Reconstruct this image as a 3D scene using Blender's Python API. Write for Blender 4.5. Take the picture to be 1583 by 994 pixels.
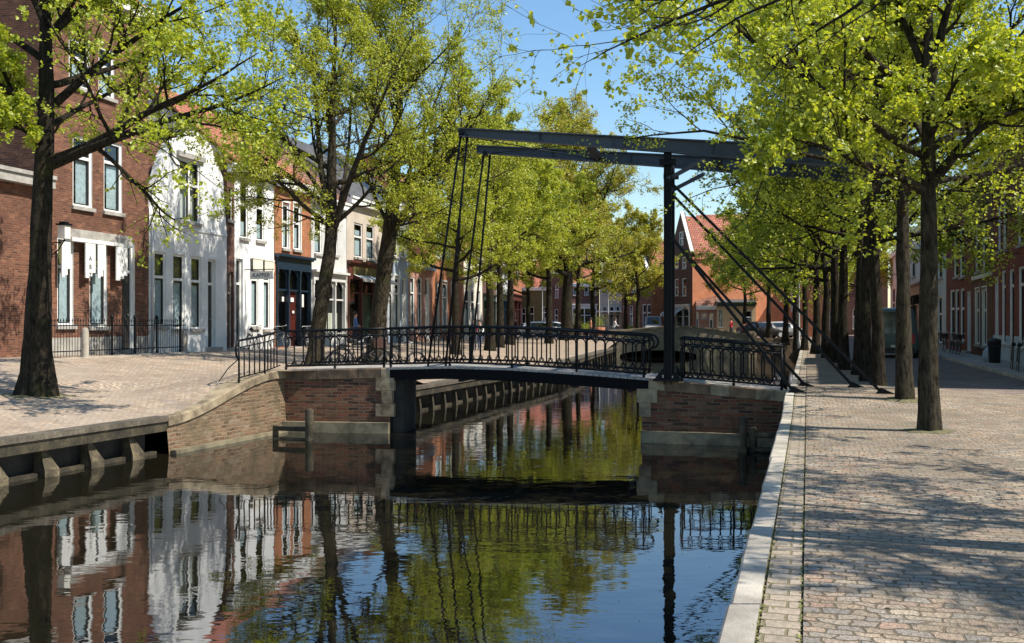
import bpy, bmesh, math, random
import numpy as np
from mathutils import Vector, Matrix
R = math.radians
scene = bpy.context.scene
for o in list(bpy.data.objects): bpy.data.objects.remove(o)

# ------------------------------------------------------------------ camera, light, exposure
H = 2.6                       # eye height above the water (z = 0)
F = 1500.0                    # focal length in photo pixels (1583 wide)
cam_d = bpy.data.cameras.new("camera"); cam = bpy.data.objects.new("camera", cam_d)
scene.collection.objects.link(cam); scene.camera = cam
cam.location = (0, 0, H); cam.rotation_euler = (R(90), 0, 0)
cam_d.sensor_width = 36; cam_d.lens = 36*F/1583; cam_d.shift_y = 0.0019
cam_d.clip_start = .1; cam_d.clip_end = 4000
SUN_AZ, SUN_EL = math.atan2(.95, -.31), R(52)
w = bpy.data.worlds.new("World"); scene.world = w; w.use_nodes = True
nt = w.node_tree; bg = nt.nodes['Background']
sky = nt.nodes.new('ShaderNodeTexSky'); sky.sky_type = 'NISHITA'; sky.sun_disc = False
sky.sun_elevation = SUN_EL; sky.sun_rotation = SUN_AZ; sky.altitude = 0
sky.air_density = 1.3; sky.dust_density = .3; sky.ozone_density = 3.5
hs = nt.nodes.new('ShaderNodeHueSaturation'); hs.inputs['Saturation'].default_value = 1.15; nt.links.new(sky.outputs[0], hs.inputs['Color']); nt.links.new(hs.outputs[0], bg.inputs[0]); bg.inputs[1].default_value = .125
sd = bpy.data.lights.new("sun", 'SUN'); sun = bpy.data.objects.new("sun", sd)
scene.collection.objects.link(sun); sd.energy = 5.0; sd.angle = R(.5); sd.color = (1, .93, .81)
sv = Vector((math.sin(SUN_AZ)*math.cos(SUN_EL), math.cos(SUN_AZ)*math.cos(SUN_EL), math.sin(SUN_EL)))
sun.rotation_euler = sv.to_track_quat('Z', 'Y').to_euler(); sun.location = sv*60
scene.view_settings.view_transform = 'Standard'; scene.view_settings.look = 'None'
scene.view_settings.exposure = 0.58; scene.view_settings.gamma = 1
try:
    scene.cycles.max_bounces = 6; scene.cycles.diffuse_bounces = 2; scene.cycles.transparent_max_bounces = 8
    scene.cycles.transmission_bounces = 3; scene.cycles.glossy_bounces = 3
except Exception: pass
rng = random.Random(7)

# ------------------------------------------------------------------ helpers
def link(o): scene.collection.objects.link(o); return o
def tag(o, label=None, cat=None, group=None, kind=None):
    if label: o['label'] = label
    if cat: o['category'] = cat
    if group: o['group'] = group
    if kind: o['kind'] = kind
    return o
def empty(name, loc=(0, 0, 0), rz=0):
    o = bpy.data.objects.new(name, None); o.location = loc; o.rotation_euler = (0, 0, rz)
    o.empty_display_size = .2; return link(o)
class MB:
    def __init__(s): s.v = []; s.f = []; s.m = []; s.sm = []
    def add(s, vs, fs, mi=0, smooth=False):
        b = len(s.v); s.v += [tuple(v) for v in vs]
        for f in fs: s.f.append([i+b for i in f]); s.m.append(mi); s.sm.append(smooth)
        return s
    def quad(s, a, b, c, d, mi=0): return s.add([a, b, c, d], [(0, 1, 2, 3)], mi)
    def box(s, x0, x1, y0, y1, z0, z1, mi=0, M=None):
        vs = [Vector(p) for p in ((x0,y0,z0),(x1,y0,z0),(x1,y1,z0),(x0,y1,z0),(x0,y0,z1),(x1,y0,z1),(x1,y1,z1),(x0,y1,z1))]
        if M is not None: vs = [M @ v for v in vs]
        return s.add(vs, [(0,3,2,1),(4,5,6,7),(0,1,5,4),(1,2,6,5),(2,3,7,6),(3,0,4,7)], mi)
    def beam(s, a, b, wd, ht, mi=0, up=(0, 0, 1), ht2=None):
        a = Vector(a); b = Vector(b); d = (b-a).normalized(); sd_ = d.cross(Vector(up)).normalized(); u = sd_.cross(d)
        vs = []
        for p, h in ((a, ht), (b, ht2 or ht)):
            for sx, sz in ((-1,-1),(1,-1),(1,1),(-1,1)): vs.append(p + sd_*sx*wd/2 + u*sz*h/2)
        return s.add(vs, [(0,1,2,3),(7,6,5,4),(0,4,5,1),(1,5,6,2),(2,6,7,3),(3,7,4,0)], mi)
    def tube(s, pts, r, n=6, mi=0, closed=False, smooth=True):
        pts = [Vector(p) for p in pts]; K = len(pts)
        rs = r if isinstance(r, (list, tuple)) else [r]*K
        b = len(s.v); ref = None
        for i, p in enumerate(pts):
            if closed: t = pts[(i+1) % K]-pts[i-1]
            else: t = pts[min(i+1, K-1)]-pts[max(i-1, 0)]
            t.normalize()
            if ref is None:
                ref = Vector((0, 0, 1)) if abs(t.z) < .9 else Vector((1, 0, 0))
                ref = ref.cross(t).normalized()
            else: ref = (ref - t*ref.dot(t)).normalized()
            bi = t.cross(ref)
            for k in range(n):
                a = 2*math.pi*k/n; s.v.append(tuple(p + (ref*math.cos(a)+bi*math.sin(a))*rs[i]))
        for i in range(K if closed else K-1):
            j = (i+1) % K
            for k in range(n):
                s.f.append([b+i*n+k, b+i*n+(k+1) % n, b+j*n+(k+1) % n, b+j*n+k]); s.m.append(mi); s.sm.append(smooth)
        if not closed:
            s.f.append([b+k for k in range(n)][::-1]); s.m.append(mi); s.sm.append(False)
            s.f.append([b+(K-1)*n+k for k in range(n)]); s.m.append(mi); s.sm.append(False)
        return s
    def lathe(s, prof, c=(0, 0, 0), n=12, mi=0):
        return s.tube([(c[0], c[1], c[2]+z) for r, z in prof], [max(r, .001) for r, z in prof], n, mi)
    def prism(s, poly, y0, y1, mi=0):      # poly in (x,z), extruded along y
        n = len(poly); vs = [(x, y0, z) for x, z in poly]+[(x, y1, z) for x, z in poly]
        fs = [tuple(range(n)), tuple(range(2*n-1, n-1, -1))]+[(i, i+n, (i+1) % n+n, (i+1) % n) for i in range(n)]
        return s.add(vs, fs, mi)
    def build(s, name, mats, parent=None, off=(0, 0, 0)):
        me = bpy.data.meshes.new(name)
        if any(off): vs = [(x-off[0], y-off[1], z-off[2]) for x, y, z in s.v]
        else: vs = s.v
        me.from_pydata(vs, [], s.f)
        if not isinstance(mats, (list, tuple)): mats = [mats]
        for m in mats: me.materials.append(m)
        me.polygons.foreach_set('material_index', s.m); me.polygons.foreach_set('use_smooth', s.sm)
        me.update()
        o = bpy.data.objects.new(name, me); link(o)
        if parent: o.parent = parent
        return o
def copy_tree(o, parent=None):
    c = o.copy(); link(c); c.parent = parent
    for ch in list(o.children): copy_tree(ch, c)
    return c
def sstep(t): t = max(0, min(1, t)); return t*t*(3-2*t)

# ------------------------------------------------------------------ materials
def newmat(name):
    m = bpy.data.materials.new(name); m.use_nodes = True
    return m, m.node_tree, m.node_tree.nodes['Principled BSDF']
def N(nt, t, **kw):
    n = nt.nodes.new(t)
    for k, v in kw.items(): setattr(n, k, v)
    return n
def ramp(nt, stops, interp='LINEAR'):
    r = N(nt, 'ShaderNodeValToRGB'); r.color_ramp.interpolation = interp
    e = r.color_ramp.elements
    while len(e) > 1: e.remove(e[-1])
    e[0].position = stops[0][0]; e[0].color = (*stops[0][1], 1)
    for p, c in stops[1:]:
        x = e.new(p); x.color = (*c, 1)
    return r
def mixc(nt, fac, a, b, blend='MIX'):
    m = N(nt, 'ShaderNodeMix', data_type='RGBA', blend_type=blend)
    for inp, val in ((m.inputs[0], fac), (m.inputs[6], a), (m.inputs[7], b)):
        if hasattr(val, 'links') or isinstance(val, bpy.types.NodeSocket): nt.links.new(val, inp)
        elif isinstance(val, (int, float)): inp.default_value = val
        else: inp.default_value = (*val, 1) if len(val) == 3 else val
    return m.outputs[2]
def uvcoord(nt, mode='wall', rot=0, scale=1):
    tc = N(nt, 'ShaderNodeTexCoord')
    if mode == 'wall':
        sp = N(nt, 'ShaderNodeSeparateXYZ'); nt.links.new(tc.outputs['Object'], sp.inputs[0])
        ad = N(nt, 'ShaderNodeMath', operation='ADD'); nt.links.new(sp.outputs[0], ad.inputs[0]); nt.links.new(sp.outputs[1], ad.inputs[1])
        cb = N(nt, 'ShaderNodeCombineXYZ'); nt.links.new(ad.outputs[0], cb.inputs[0]); nt.links.new(sp.outputs[2], cb.inputs[1])
        return cb.outputs[0], tc.outputs['Object']
    mp = N(nt, 'ShaderNodeMapping'); mp.inputs['Rotation'].default_value = (0, 0, rot)
    nt.links.new(tc.outputs['Object'], mp.inputs[0]); return mp.outputs[0], tc.outputs['Object']
def noise(nt, vec, sc, det=4, rough=.6):
    n = N(nt, 'ShaderNodeTexNoise'); n.inputs['Scale'].default_value = sc; n.inputs['Detail'].default_value = det
    n.inputs['Roughness'].default_value = rough; nt.links.new(vec, n.inputs['Vector']); return n.outputs['Fac']
def bump(nt, b, h, strength=.5, dist=.01):
    bp = N(nt, 'ShaderNodeBump'); bp.inputs['Strength'].default_value = strength; bp.inputs['Distance'].default_value = dist
    nt.links.new(h, bp.inputs['Height']); nt.links.new(bp.outputs[0], b.inputs['Normal'])
def brickmat(name, cols, mortar, bw=.22, bh=.07, ms=.008, rot=0, mode='wall', rough=.85, wob=0., stain=None, bs=.6, bd=.008, stain_sc=.6, off=.5):
    m, nt, b = newmat(name)
    v, ob = uvcoord(nt, mode, rot)
    if wob:
        nz = N(nt, 'ShaderNodeTexNoise'); nz.inputs['Scale'].default_value = 5.0; nz.inputs['Detail'].default_value = 5
        nt.links.new(ob, nz.inputs['Vector'])
        sb = N(nt, 'ShaderNodeVectorMath', operation='SUBTRACT'); nt.links.new(nz.outputs['Color'], sb.inputs[0]); sb.inputs[1].default_value = (.5, .5, .5)
        sc = N(nt, 'ShaderNodeVectorMath', operation='SCALE'); nt.links.new(sb.outputs[0], sc.inputs[0]); sc.inputs[3].default_value = wob
        ad = N(nt, 'ShaderNodeVectorMath', operation='ADD'); nt.links.new(v, ad.inputs[0]); nt.links.new(sc.outputs[0], ad.inputs[1]); v = ad.outputs[0]
    br = N(nt, 'ShaderNodeTexBrick'); nt.links.new(v, br.inputs['Vector']); br.offset = off
    br.inputs['Scale'].default_value = 1; br.inputs['Brick Width'].default_value = bw; br.inputs['Row Height'].default_value = bh
    br.inputs['Mortar Size'].default_value = ms; br.inputs['Mortar Smooth'].default_value = .3
    br.inputs['Color1'].default_value = (0, 0, 0, 1); br.inputs['Color2'].default_value = (1, 1, 1, 1); br.inputs['Mortar'].default_value = (.5, .5, .5, 1)
    k = len(cols)
    rp = ramp(nt, [(i/(k-1) if k > 1 else 0, c) for i, c in enumerate(cols)]); nt.links.new(br.outputs['Color'], rp.inputs[0])
    n1 = noise(nt, ob, 1.3, 5); r1 = ramp(nt, [(.25, (.62,)*3), (.75, (1.25,)*3)]); nt.links.new(n1, r1.inputs[0])
    c = mixc(nt, 1.0, rp.outputs[0], r1.outputs[0], 'MULTIPLY')
    n3 = noise(nt, ob, 38, 3); r3 = ramp(nt, [(.3, (.75,)*3), (.7, (1.2,)*3)]); nt.links.new(n3, r3.inputs[0])
    c = mixc(nt, 1.0, c, r3.outputs[0], 'MULTIPLY')
    c = mixc(nt, br.outputs['Fac'], c, mortar)
    if stain:
        n2 = noise(nt, ob, stain_sc, 6, .7); r2 = ramp(nt, [(.5, (0, 0, 0)), (.66, (1, 1, 1))]); nt.links.new(n2, r2.inputs[0])
        ml = N(nt, 'ShaderNodeMath', operation='MULTIPLY'); nt.links.new(r2.outputs[0], ml.inputs[0]); ml.inputs[1].default_value = .75
        c = mixc(nt, ml.outputs[0], c, stain)
    nt.links.new(c, b.inputs['Base Color']); b.inputs['Roughness'].default_value = rough
    b.inputs['Specular IOR Level'].default_value = .25
    inv = N(nt, 'ShaderNodeMath', operation='SUBTRACT'); inv.inputs[0].default_value = 1; nt.links.new(br.outputs['Fac'], inv.inputs[1])
    hh = N(nt, 'ShaderNodeMath', operation='ADD'); nt.links.new(inv.outputs[0], hh.inputs[0])
    n4 = N(nt, 'ShaderNodeMath', operation='MULTIPLY'); nt.links.new(n3, n4.inputs[0]); n4.inputs[1].default_value = .6
    n5 = N(nt, 'ShaderNodeMath', operation='MULTIPLY_ADD'); nt.links.new(br.outputs['Color'], n5.inputs[0]); n5.inputs[1].default_value = .5
    nt.links.new(n4.outputs[0], n5.inputs[2]); nt.links.new(n5.outputs[0], hh.inputs[1])
    bump(nt, b, hh.outputs[0], bs, bd)
    return m
def plain(name, col, rough=.6, var=.15, sc=6, metallic=0, spec=.5, col2=None, bmp=.1, sc2=None):
    m, nt, b = newmat(name); tc = N(nt, 'ShaderNodeTexCoord')
    n = noise(nt, tc.outputs['Object'], sc, 6, .65)
    c2 = col2 or tuple(x*(1-var*2) for x in col); c1 = tuple(min(1, x*(1+var)) for x in col) if not col2 else col
    r = ramp(nt, [(.35, c2), (.62, c1)]); nt.links.new(n, r.inputs[0]); nt.links.new(r.outputs[0], b.inputs['Base Color'])
    b.inputs['Roughness'].default_value = rough; b.inputs['Metallic'].default_value = metallic; b.inputs['Specular IOR Level'].default_value = spec
    if bmp: bump(nt, b, noise(nt, tc.outputs['Object'], sc2 or sc*6, 4), bmp, .01)
    return m
def flat(name, col, rough=.5, spec=.5):
    m, nt, b = newmat(name); b.inputs['Base Color'].default_value = (*col, 1); b.inputs['Roughness'].default_value = rough
    b.inputs['Specular IOR Level'].default_value = spec; return m
def timber(name, c1, c2, c3, sc=1.):
    m, nt, b = newmat(name); tc = N(nt, 'ShaderNodeTexCoord')
    n1 = noise(nt, tc.outputs['Object'], 2.2*sc, 6, .7); r = ramp(nt, [(.3, c1), (.5, c2), (.68, c3)]); nt.links.new(n1, r.inputs[0])
    n2 = noise(nt, tc.outputs['Object'], 22*sc, 5, .7); r2 = ramp(nt, [(.3, (.55,)*3), (.7, (1.3,)*3)]); nt.links.new(n2, r2.inputs[0])
    c = mixc(nt, 1., r.outputs[0], r2.outputs[0], 'MULTIPLY'); nt.links.new(c, b.inputs['Base Color']); b.inputs['Roughness'].default_value = .85
    bump(nt, b, n2, .6, .02); return m
def bark(name, c1, c2, moss=(.06, .07, .02)):
    m, nt, b = newmat(name); tc = N(nt, 'ShaderNodeTexCoord')
    mp = N(nt, 'ShaderNodeMapping'); mp.inputs['Scale'].default_value = (1, 1, .28); nt.links.new(tc.outputs['Object'], mp.inputs[0])
    n1 = noise(nt, mp.outputs[0], 16, 6, .75); r = ramp(nt, [(.36, c1), (.64, c2)]); nt.links.new(n1, r.inputs[0])
    n2 = noise(nt, tc.outputs['Object'], 1.8, 4); r2 = ramp(nt, [(.55, (0, 0, 0)), (.75, (.6,)*3)]); nt.links.new(n2, r2.inputs[0])
    c = mixc(nt, r2.outputs[0], r.outputs[0], moss); nt.links.new(c, b.inputs['Base Color'])
    b.inputs['Roughness'].default_value = .95; b.inputs['Specular IOR Level'].default_value = .15
    bump(nt, b, n1, 1.0, .11); return m
def leafmat(name, cols, trans=.45):
    m = bpy.data.materials.new(name); m.use_nodes = True; nt = m.node_tree; nt.nodes.clear()
    g = N(nt, 'ShaderNodeNewGeometry'); r = ramp(nt, [(i/(len(cols)-1), c) for i, c in enumerate(cols)])
    nt.links.new(g.outputs['Random Per Island'], r.inputs[0])
    d = N(nt, 'ShaderNodeBsdfDiffuse'); t = N(nt, 'ShaderNodeBsdfTranslucent'); gl = N(nt, 'ShaderNodeBsdfGlossy'); gl.inputs['Roughness'].default_value = .45
    nt.links.new(r.outputs[0], d.inputs[0])
    tcx = mixc(nt, 1., r.outputs[0], (1.15, 1.1, .6), 'MULTIPLY'); nt.links.new(tcx, t.inputs[0])
    mx = N(nt, 'ShaderNodeMixShader'); mx.inputs[0].default_value = trans; nt.links.new(d.outputs[0], mx.inputs[1]); nt.links.new(t.outputs[0], mx.inputs[2])
    mx2 = N(nt, 'ShaderNodeMixShader'); mx2.inputs[0].default_value = .05; nt.links.new(mx.outputs[0], mx2.inputs[1]); nt.links.new(gl.outputs[0], mx2.inputs[2])
    o = N(nt, 'ShaderNodeOutputMaterial'); nt.links.new(mx2.outputs[0], o.inputs[0]); return m
def glassmat(name):
    m = bpy.data.materials.new(name); m.use_nodes = True; nt = m.node_tree; nt.nodes.clear()
    tr = N(nt, 'ShaderNodeBsdfTransparent'); tr.inputs[0].default_value = (.8, .85, .85, 1)
    gl = N(nt, 'ShaderNodeBsdfGlossy'); gl.inputs['Roughness'].default_value = .02
    tc = N(nt, 'ShaderNodeTexCoord'); bp = N(nt, 'ShaderNodeBump'); bp.inputs['Strength'].default_value = .12; bp.inputs['Distance'].default_value = .02
    nt.links.new(noise(nt, tc.outputs['Object'], 2.2, 2), bp.inputs['Height']); nt.links.new(bp.outputs[0], gl.inputs['Normal'])
    mx = N(nt, 'ShaderNodeMixShader'); mx.inputs[0].default_value = .15; nt.links.new(tr.outputs[0], mx.inputs[1]); nt.links.new(gl.outputs[0], mx.inputs[2])
    o = N(nt, 'ShaderNodeOutputMaterial'); nt.links.new(mx.outputs[0], o.inputs[0]); return m
def watermat():
    m = bpy.data.materials.new('canal_water'); m.use_nodes = True; nt = m.node_tree; nt.nodes.clear()
    tc = N(nt, 'ShaderNodeTexCoord'); mp = N(nt, 'ShaderNodeMapping'); mp.inputs['Rotation'].default_value = (0, 0, R(10)); mp.inputs['Scale'].default_value = (.8, 1.5, 1)
    nt.links.new(tc.outputs['Object'], mp.inputs[0])
    n1 = noise(nt, mp.outputs[0], 1.1, 3, .5); n2 = noise(nt, mp.outputs[0], 6, 2, .5); n0 = noise(nt, tc.outputs['Object'], .16, 2, .5)
    r0 = ramp(nt, [(.4, (.35,)*3), (.65, (1,)*3)]); nt.links.new(n0, r0.inputs[0])
    a = N(nt, 'ShaderNodeMath', operation='MULTIPLY_ADD'); nt.links.new(n2, a.inputs[0]); a.inputs[1].default_value = .13; nt.links.new(n1, a.inputs[2])
    a2 = N(nt, 'ShaderNodeMath', operation='MULTIPLY'); nt.links.new(a.outputs[0], a2.inputs[0]); nt.links.new(r0.outputs[0], a2.inputs[1])
    bp = N(nt, 'ShaderNodeBump'); bp.inputs['Strength'].default_value = .2; bp.inputs['Distance'].default_value = .036; nt.links.new(a2.outputs[0], bp.inputs['Height'])
    fr = N(nt, 'ShaderNodeFresnel'); fr.inputs[0].default_value = 3.0; nt.links.new(bp.outputs[0], fr.inputs['Normal'])
    gl = N(nt, 'ShaderNodeBsdfGlossy'); gl.inputs['Roughness'].default_value = .015; gl.inputs['Color'].default_value = (.93, .95, 1, 1); nt.links.new(bp.outputs[0], gl.inputs['Normal'])
    df = N(nt, 'ShaderNodeBsdfDiffuse'); df.inputs[0].default_value = (.010, .009, .005, 1)
    mx = N(nt, 'ShaderNodeMixShader'); nt.links.new(fr.outputs[0], mx.inputs[0]); nt.links.new(df.outputs[0], mx.inputs[1]); nt.links.new(gl.outputs[0], mx.inputs[2])
    o = N(nt, 'ShaderNodeOutputMaterial'); nt.links.new(mx.outputs[0], o.inputs[0]); return m
def rooftile(name, c1, c2, c3):
    m, nt, b = newmat(name); tc = N(nt, 'ShaderNodeTexCoord')
    br = N(nt, 'ShaderNodeTexBrick'); sp = N(nt, 'ShaderNodeSeparateXYZ'); nt.links.new(tc.outputs['Object'], sp.inputs[0])
    cb = N(nt, 'ShaderNodeCombineXYZ'); nt.links.new(sp.outputs[0], cb.inputs[0]); nt.links.new(sp.outputs[2], cb.inputs[1])
    ad = N(nt, 'ShaderNodeMath', operation='ADD'); nt.links.new(sp.outputs[0], ad.inputs[0]); nt.links.new(sp.outputs[1], ad.inputs[1]); nt.links.new(ad.outputs[0], cb.inputs[0])
    nt.links.new(cb.outputs[0], br.inputs['Vector']); br.offset = 0
    br.inputs['Scale'].default_value = 1; br.inputs['Brick Width'].default_value = .24; br.inputs['Row Height'].default_value = .2; br.inputs['Mortar Size'].default_value = .02
    br.inputs['Color1'].default_value = (0, 0, 0, 1); br.inputs['Color2'].default_value = (1, 1, 1, 1)
    r = ramp(nt, [(0, c1), (.5, c2), (1, c3)]); nt.links.new(br.outputs['Color'], r.inputs[0])
    n1 = noise(nt, tc.outputs['Object'], 1., 5); r1 = ramp(nt, [(.3, (.7,)*3), (.7, (1.2,)*3)]); nt.links.new(n1, r1.inputs[0])
    c = mixc(nt, 1., r.outputs[0], r1.outputs[0], 'MULTIPLY'); c = mixc(nt, br.outputs['Fac'], c, tuple(x*.35 for x in c1))
    nt.links.new(c, b.inputs['Base Color']); b.inputs['Roughness'].default_value = .8
    iv = N(nt, 'ShaderNodeMath', operation='SUBTRACT'); iv.inputs[0].default_value = 1; nt.links.new(br.outputs['Fac'], iv.inputs[1]); bump(nt, b, iv.outputs[0], .8, .03)
    return m
def rusty(name):
    m, nt, b = newmat(name); tc = N(nt, 'ShaderNodeTexCoord'); n = noise(nt, tc.outputs['Object'], 3.2, 7, .72)
    r = ramp(nt, [(.3, (.018, .026, .036)), (.5, (.04, .056, .074)), (.66, (.03, .042, .055)), (.72, (.075, .05, .032))]); nt.links.new(n, r.inputs[0]); nt.links.new(r.outputs[0], b.inputs['Base Color'])
    b.inputs['Roughness'].default_value = .48; bump(nt, b, n, .35, .01); return m
CA = math.atan(.3045)
M = dict(
 cobble=brickmat('cobble', [(.28,.23,.17),(.37,.28,.20),(.25,.225,.20),(.41,.335,.245),(.36,.245,.18),(.29,.26,.225),(.45,.37,.275)], (.13,.105,.07), .150, .094, .009, CA, 'floor', .85, .17, (.20,.165,.12), 1., .04, .45),
 setts=brickmat('left_cobble', [(.33,.26,.19),(.43,.33,.24),(.31,.26,.215),(.47,.37,.28),(.37,.265,.195)], (.27,.21,.15), .17, .095, .010, CA+R(8), 'floor', .85, .13, (.36,.30,.24), 1., .02, .35),
 gutter=brickmat('gutter_setts', [(.30,.25,.19),(.39,.32,.245),(.27,.235,.20)], (.17,.145,.085), .22, .13, .010, CA, 'floor', .85, .04, None, .8, .015),
 paving=brickmat('pavement_slabs', [(.36,.33,.30),(.42,.39,.35),(.38,.34,.31)], (.18,.17,.15), .3, .3, .008, CA, 'floor', .85, .0, None, .5, .008),
 road=brickmat('road_clinker', [(.20,.15,.13),(.26,.2,.17),(.17,.14,.13)], (.10,.09,.08), .2, .1, .008, CA, 'floor', .85, .02, None, .5, .01),
 brick_brown=brickmat('brown_brick', [(.11,.045,.03),(.19,.075,.046),(.14,.055,.035),(.27,.12,.07),(.085,.038,.028)], (.20,.14,.10), ms=.007, stain=(.08,.04,.028)),
 brick_orange=brickmat('orange_brick', [(.34,.11,.045),(.46,.17,.07),(.38,.13,.06)], (.34,.22,.15)),
 brick_red=brickmat('red_brick', [(.22,.045,.03),(.30,.07,.045),(.18,.035,.025)], (.16,.10,.08)),
 brick_pink=brickmat('pink_brick', [(.40,.19,.15),(.46,.23,.18),(.36,.16,.13)], (.40,.30,.25)),
 brick_dark=brickmat('dark_brick', [(.13,.06,.045),(.18,.08,.06),(.10,.05,.04)], (.14,.11,.09)),
 quay_brick=brickmat('quay_brick', [(.14,.045,.025),(.22,.075,.04),(.07,.03,.02),(.25,.12,.07),(.045,.025,.018)], (.15,.115,.075), .23, .075, .012, wob=.06, stain=(.055,.038,.022), bs=1., bd=.03, stain_sc=1.3),
 quay_old=brickmat('old_quay_brick', [(.18,.09,.055),(.25,.155,.09),(.11,.06,.035),(.27,.20,.13)], (.23,.18,.12), .24, .08, .016, wob=.09, stain=(.10,.08,.045), bs=1., bd=.04, stain_sc=1.1),
 coping=plain('pale_granite', (.40,.36,.30), .85, .2, 1.4, bmp=.5, sc2=45),
 stone=plain('worn_stone', (.33,.265,.17), .9, 0, 2.2, col2=(.09,.065,.04), bmp=.6, sc2=30),
 sill=plain('sill_stone', (.36,.34,.31), .8, .15, 3, bmp=.3),
 plinth=plain('slimy_footing', (.20,.17,.105), .8, 0, 2.2, col2=(.05,.042,.025), bmp=.6),
 white=plain('white_render', (.80,.80,.79), .8, 0, .9, col2=(.66,.67,.67), bmp=.15, sc2=20),
 cream=plain('cream_render', (.72,.68,.58), .8, .05, 1.2, bmp=.15, sc2=20),
 grey=plain('light_grey_render', (.56,.56,.55), .8, .06, 1.3, bmp=.15, sc2=20),
 greige=plain('beige_render', (.50,.43,.36), .8, .06, 1.3, bmp=.15, sc2=20),
 blue=plain('blue_grey_render', (.30,.37,.46), .8, .06, 1.3, bmp=.15, sc2=20),
 orange=plain('orange_render', (.62,.24,.12), .85, .08, 1.0, bmp=.15, sc2=20),
 sand=plain('sand_render', (.62,.47,.28), .85, .08, 1.0, bmp=.15, sc2=20),
 wpaint=plain('white_paint', (.80,.80,.77), .45, .05, 3, bmp=.05),
 blueplinth=plain('pale_blue_plinth', (.45,.52,.58), .7, .06, 2),
 navy=plain('navy_paint', (.012,.028,.05), .35, .1, 3, bmp=.05),
 maroon=plain('maroon_paint', (.10,.03,.025), .4, .1, 3, bmp=.05),
 olive=plain('olive_paint', (.13,.11,.04), .5, .1, 3, bmp=.05),
 green=plain('dark_green_paint', (.02,.05,.035), .4, .1, 3, bmp=.05),
 door_dark=plain('dark_door', (.03,.028,.026), .4, .1, 3, bmp=.05),
 door_red=plain('red_door', (.07,.012,.008), .45, .1, 3, bmp=.05),
 interior=flat('dark_interior', (.018,.018,.016), .9, .1),
 curtain=plain('pale_curtain', (.55,.64,.68), .9, .1, 9, bmp=.2),
 blind=plain('olive_blind', (.22,.20,.08), .9, .1, 6, bmp=.1),
 glass=glassmat('window_glass'),
 iron=plain('bridge_iron', (.005,.0065,.009), .45, .25, 2.5, spec=.18, bmp=.15, sc2=40),
 steel=rusty('painted_steel'),
 deck=timber('deck_boards', (.20,.19,.18), (.28,.27,.26), (.34,.33,.31)),
 timber=timber('dark_timber', (.008,.006,.004), (.03,.024,.012), (.085,.065,.034)),
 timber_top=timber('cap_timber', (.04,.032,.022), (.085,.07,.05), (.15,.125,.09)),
 timber_lit=timber('sunlit_mossy_timber', (.015,.012,.006), (.065,.05,.027), (.19,.15,.085)),  # lighter copy of the dark timber, sunlight put into its colour
 slab=plain('shaded_boards', (.022,.02,.016), .9, .2, 3),  # near-black: shade under decks and arch is put into this colour
 roof_red=rooftile('red_roof_tile', (.34,.10,.055), (.42,.14,.08), (.50,.19,.11)),
 roof_grey=rooftile('grey_roof_tile', (.07,.07,.07), (.10,.10,.10), (.13,.12,.12)),
 roof_brown=rooftile('brown_roof_tile', (.19,.08,.05), (.26,.12,.08), (.32,.16,.11)),
 bark=bark('bark', (.006,.005,.004), (.055,.045,.03)),
 bark_l=bark('pale_bark', (.007,.0055,.004), (.095,.078,.052)),
 leaf=leafmat('spring_leaf', [(.28,.36,.025),(.40,.47,.035),(.35,.43,.03),(.54,.58,.06),(.46,.49,.04)], .55),
 leaf_y=leafmat('yellow_spring_leaf', [(.38,.44,.04),(.48,.51,.05),(.33,.40,.035),(.58,.57,.08)], .55),
 leaf_g=leafmat('deep_spring_leaf', [(.20,.28,.02),(.30,.37,.03),(.26,.33,.025),(.38,.42,.04)], .5),
 leaf_o=leafmat('olive_spring_leaf', [(.39,.38,.05),(.49,.45,.06),(.35,.36,.045),(.56,.50,.09)], .55),
 moss=plain('moss', (.17,.16,.07), .95, 0, 14, col2=(.09,.075,.045), bmp=.8),
 weed=plain('weed', (.24,.25,.07), .95, 0, 20, col2=(.13,.11,.045), bmp=0), dark_stone=plain('dark_stone', (.16,.105,.06), .9, 0, 3.2, col2=(.05,.035,.025), bmp=.6, sc2=30),
 water=watermat(),
 far_brick=brickmat('olive_brick', [(.20,.17,.11),(.26,.22,.14),(.15,.13,.09)], (.22,.20,.15), .25, .09, .015, stain=(.12,.12,.06)),
)
for k, c, r_ in (('rubber', (.015,.015,.015), .7), ('chrome', (.5,.5,.5), .3), ('black', (.02,.02,.022), .45), ('carwhite', (.78,.79,.80), .25), ('cargrey', (.30,.32,.34), .3),
              ('vangreen', (.10,.14,.13), .4), ('redlamp', (.45,.02,.02), .3), ('skin', (.55,.33,.24), .6), ('hair', (.04,.025,.018), .7), ('redcloth', (.50,.03,.04), .85), ('darkcloth', (.03,.035,.05), .9),
              ('whitecloth', (.75,.75,.75), .85), ('jeans', (.08,.12,.22), .9), ('lampglass', (.75,.74,.66), .3), ('ink', (.03,.03,.03), .8), ('greensign', (.03,.20,.10), .5), ('redbin', (.35,.03,.03), .6), ('bluecloth', (.10,.18,.40), .7), ('terracotta', (.4, .15, .08), .8)):
    M[k] = flat(k, c, r_)

M['tar'] = flat('tar_black', (.004, .004, .005), .7, .1)
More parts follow.
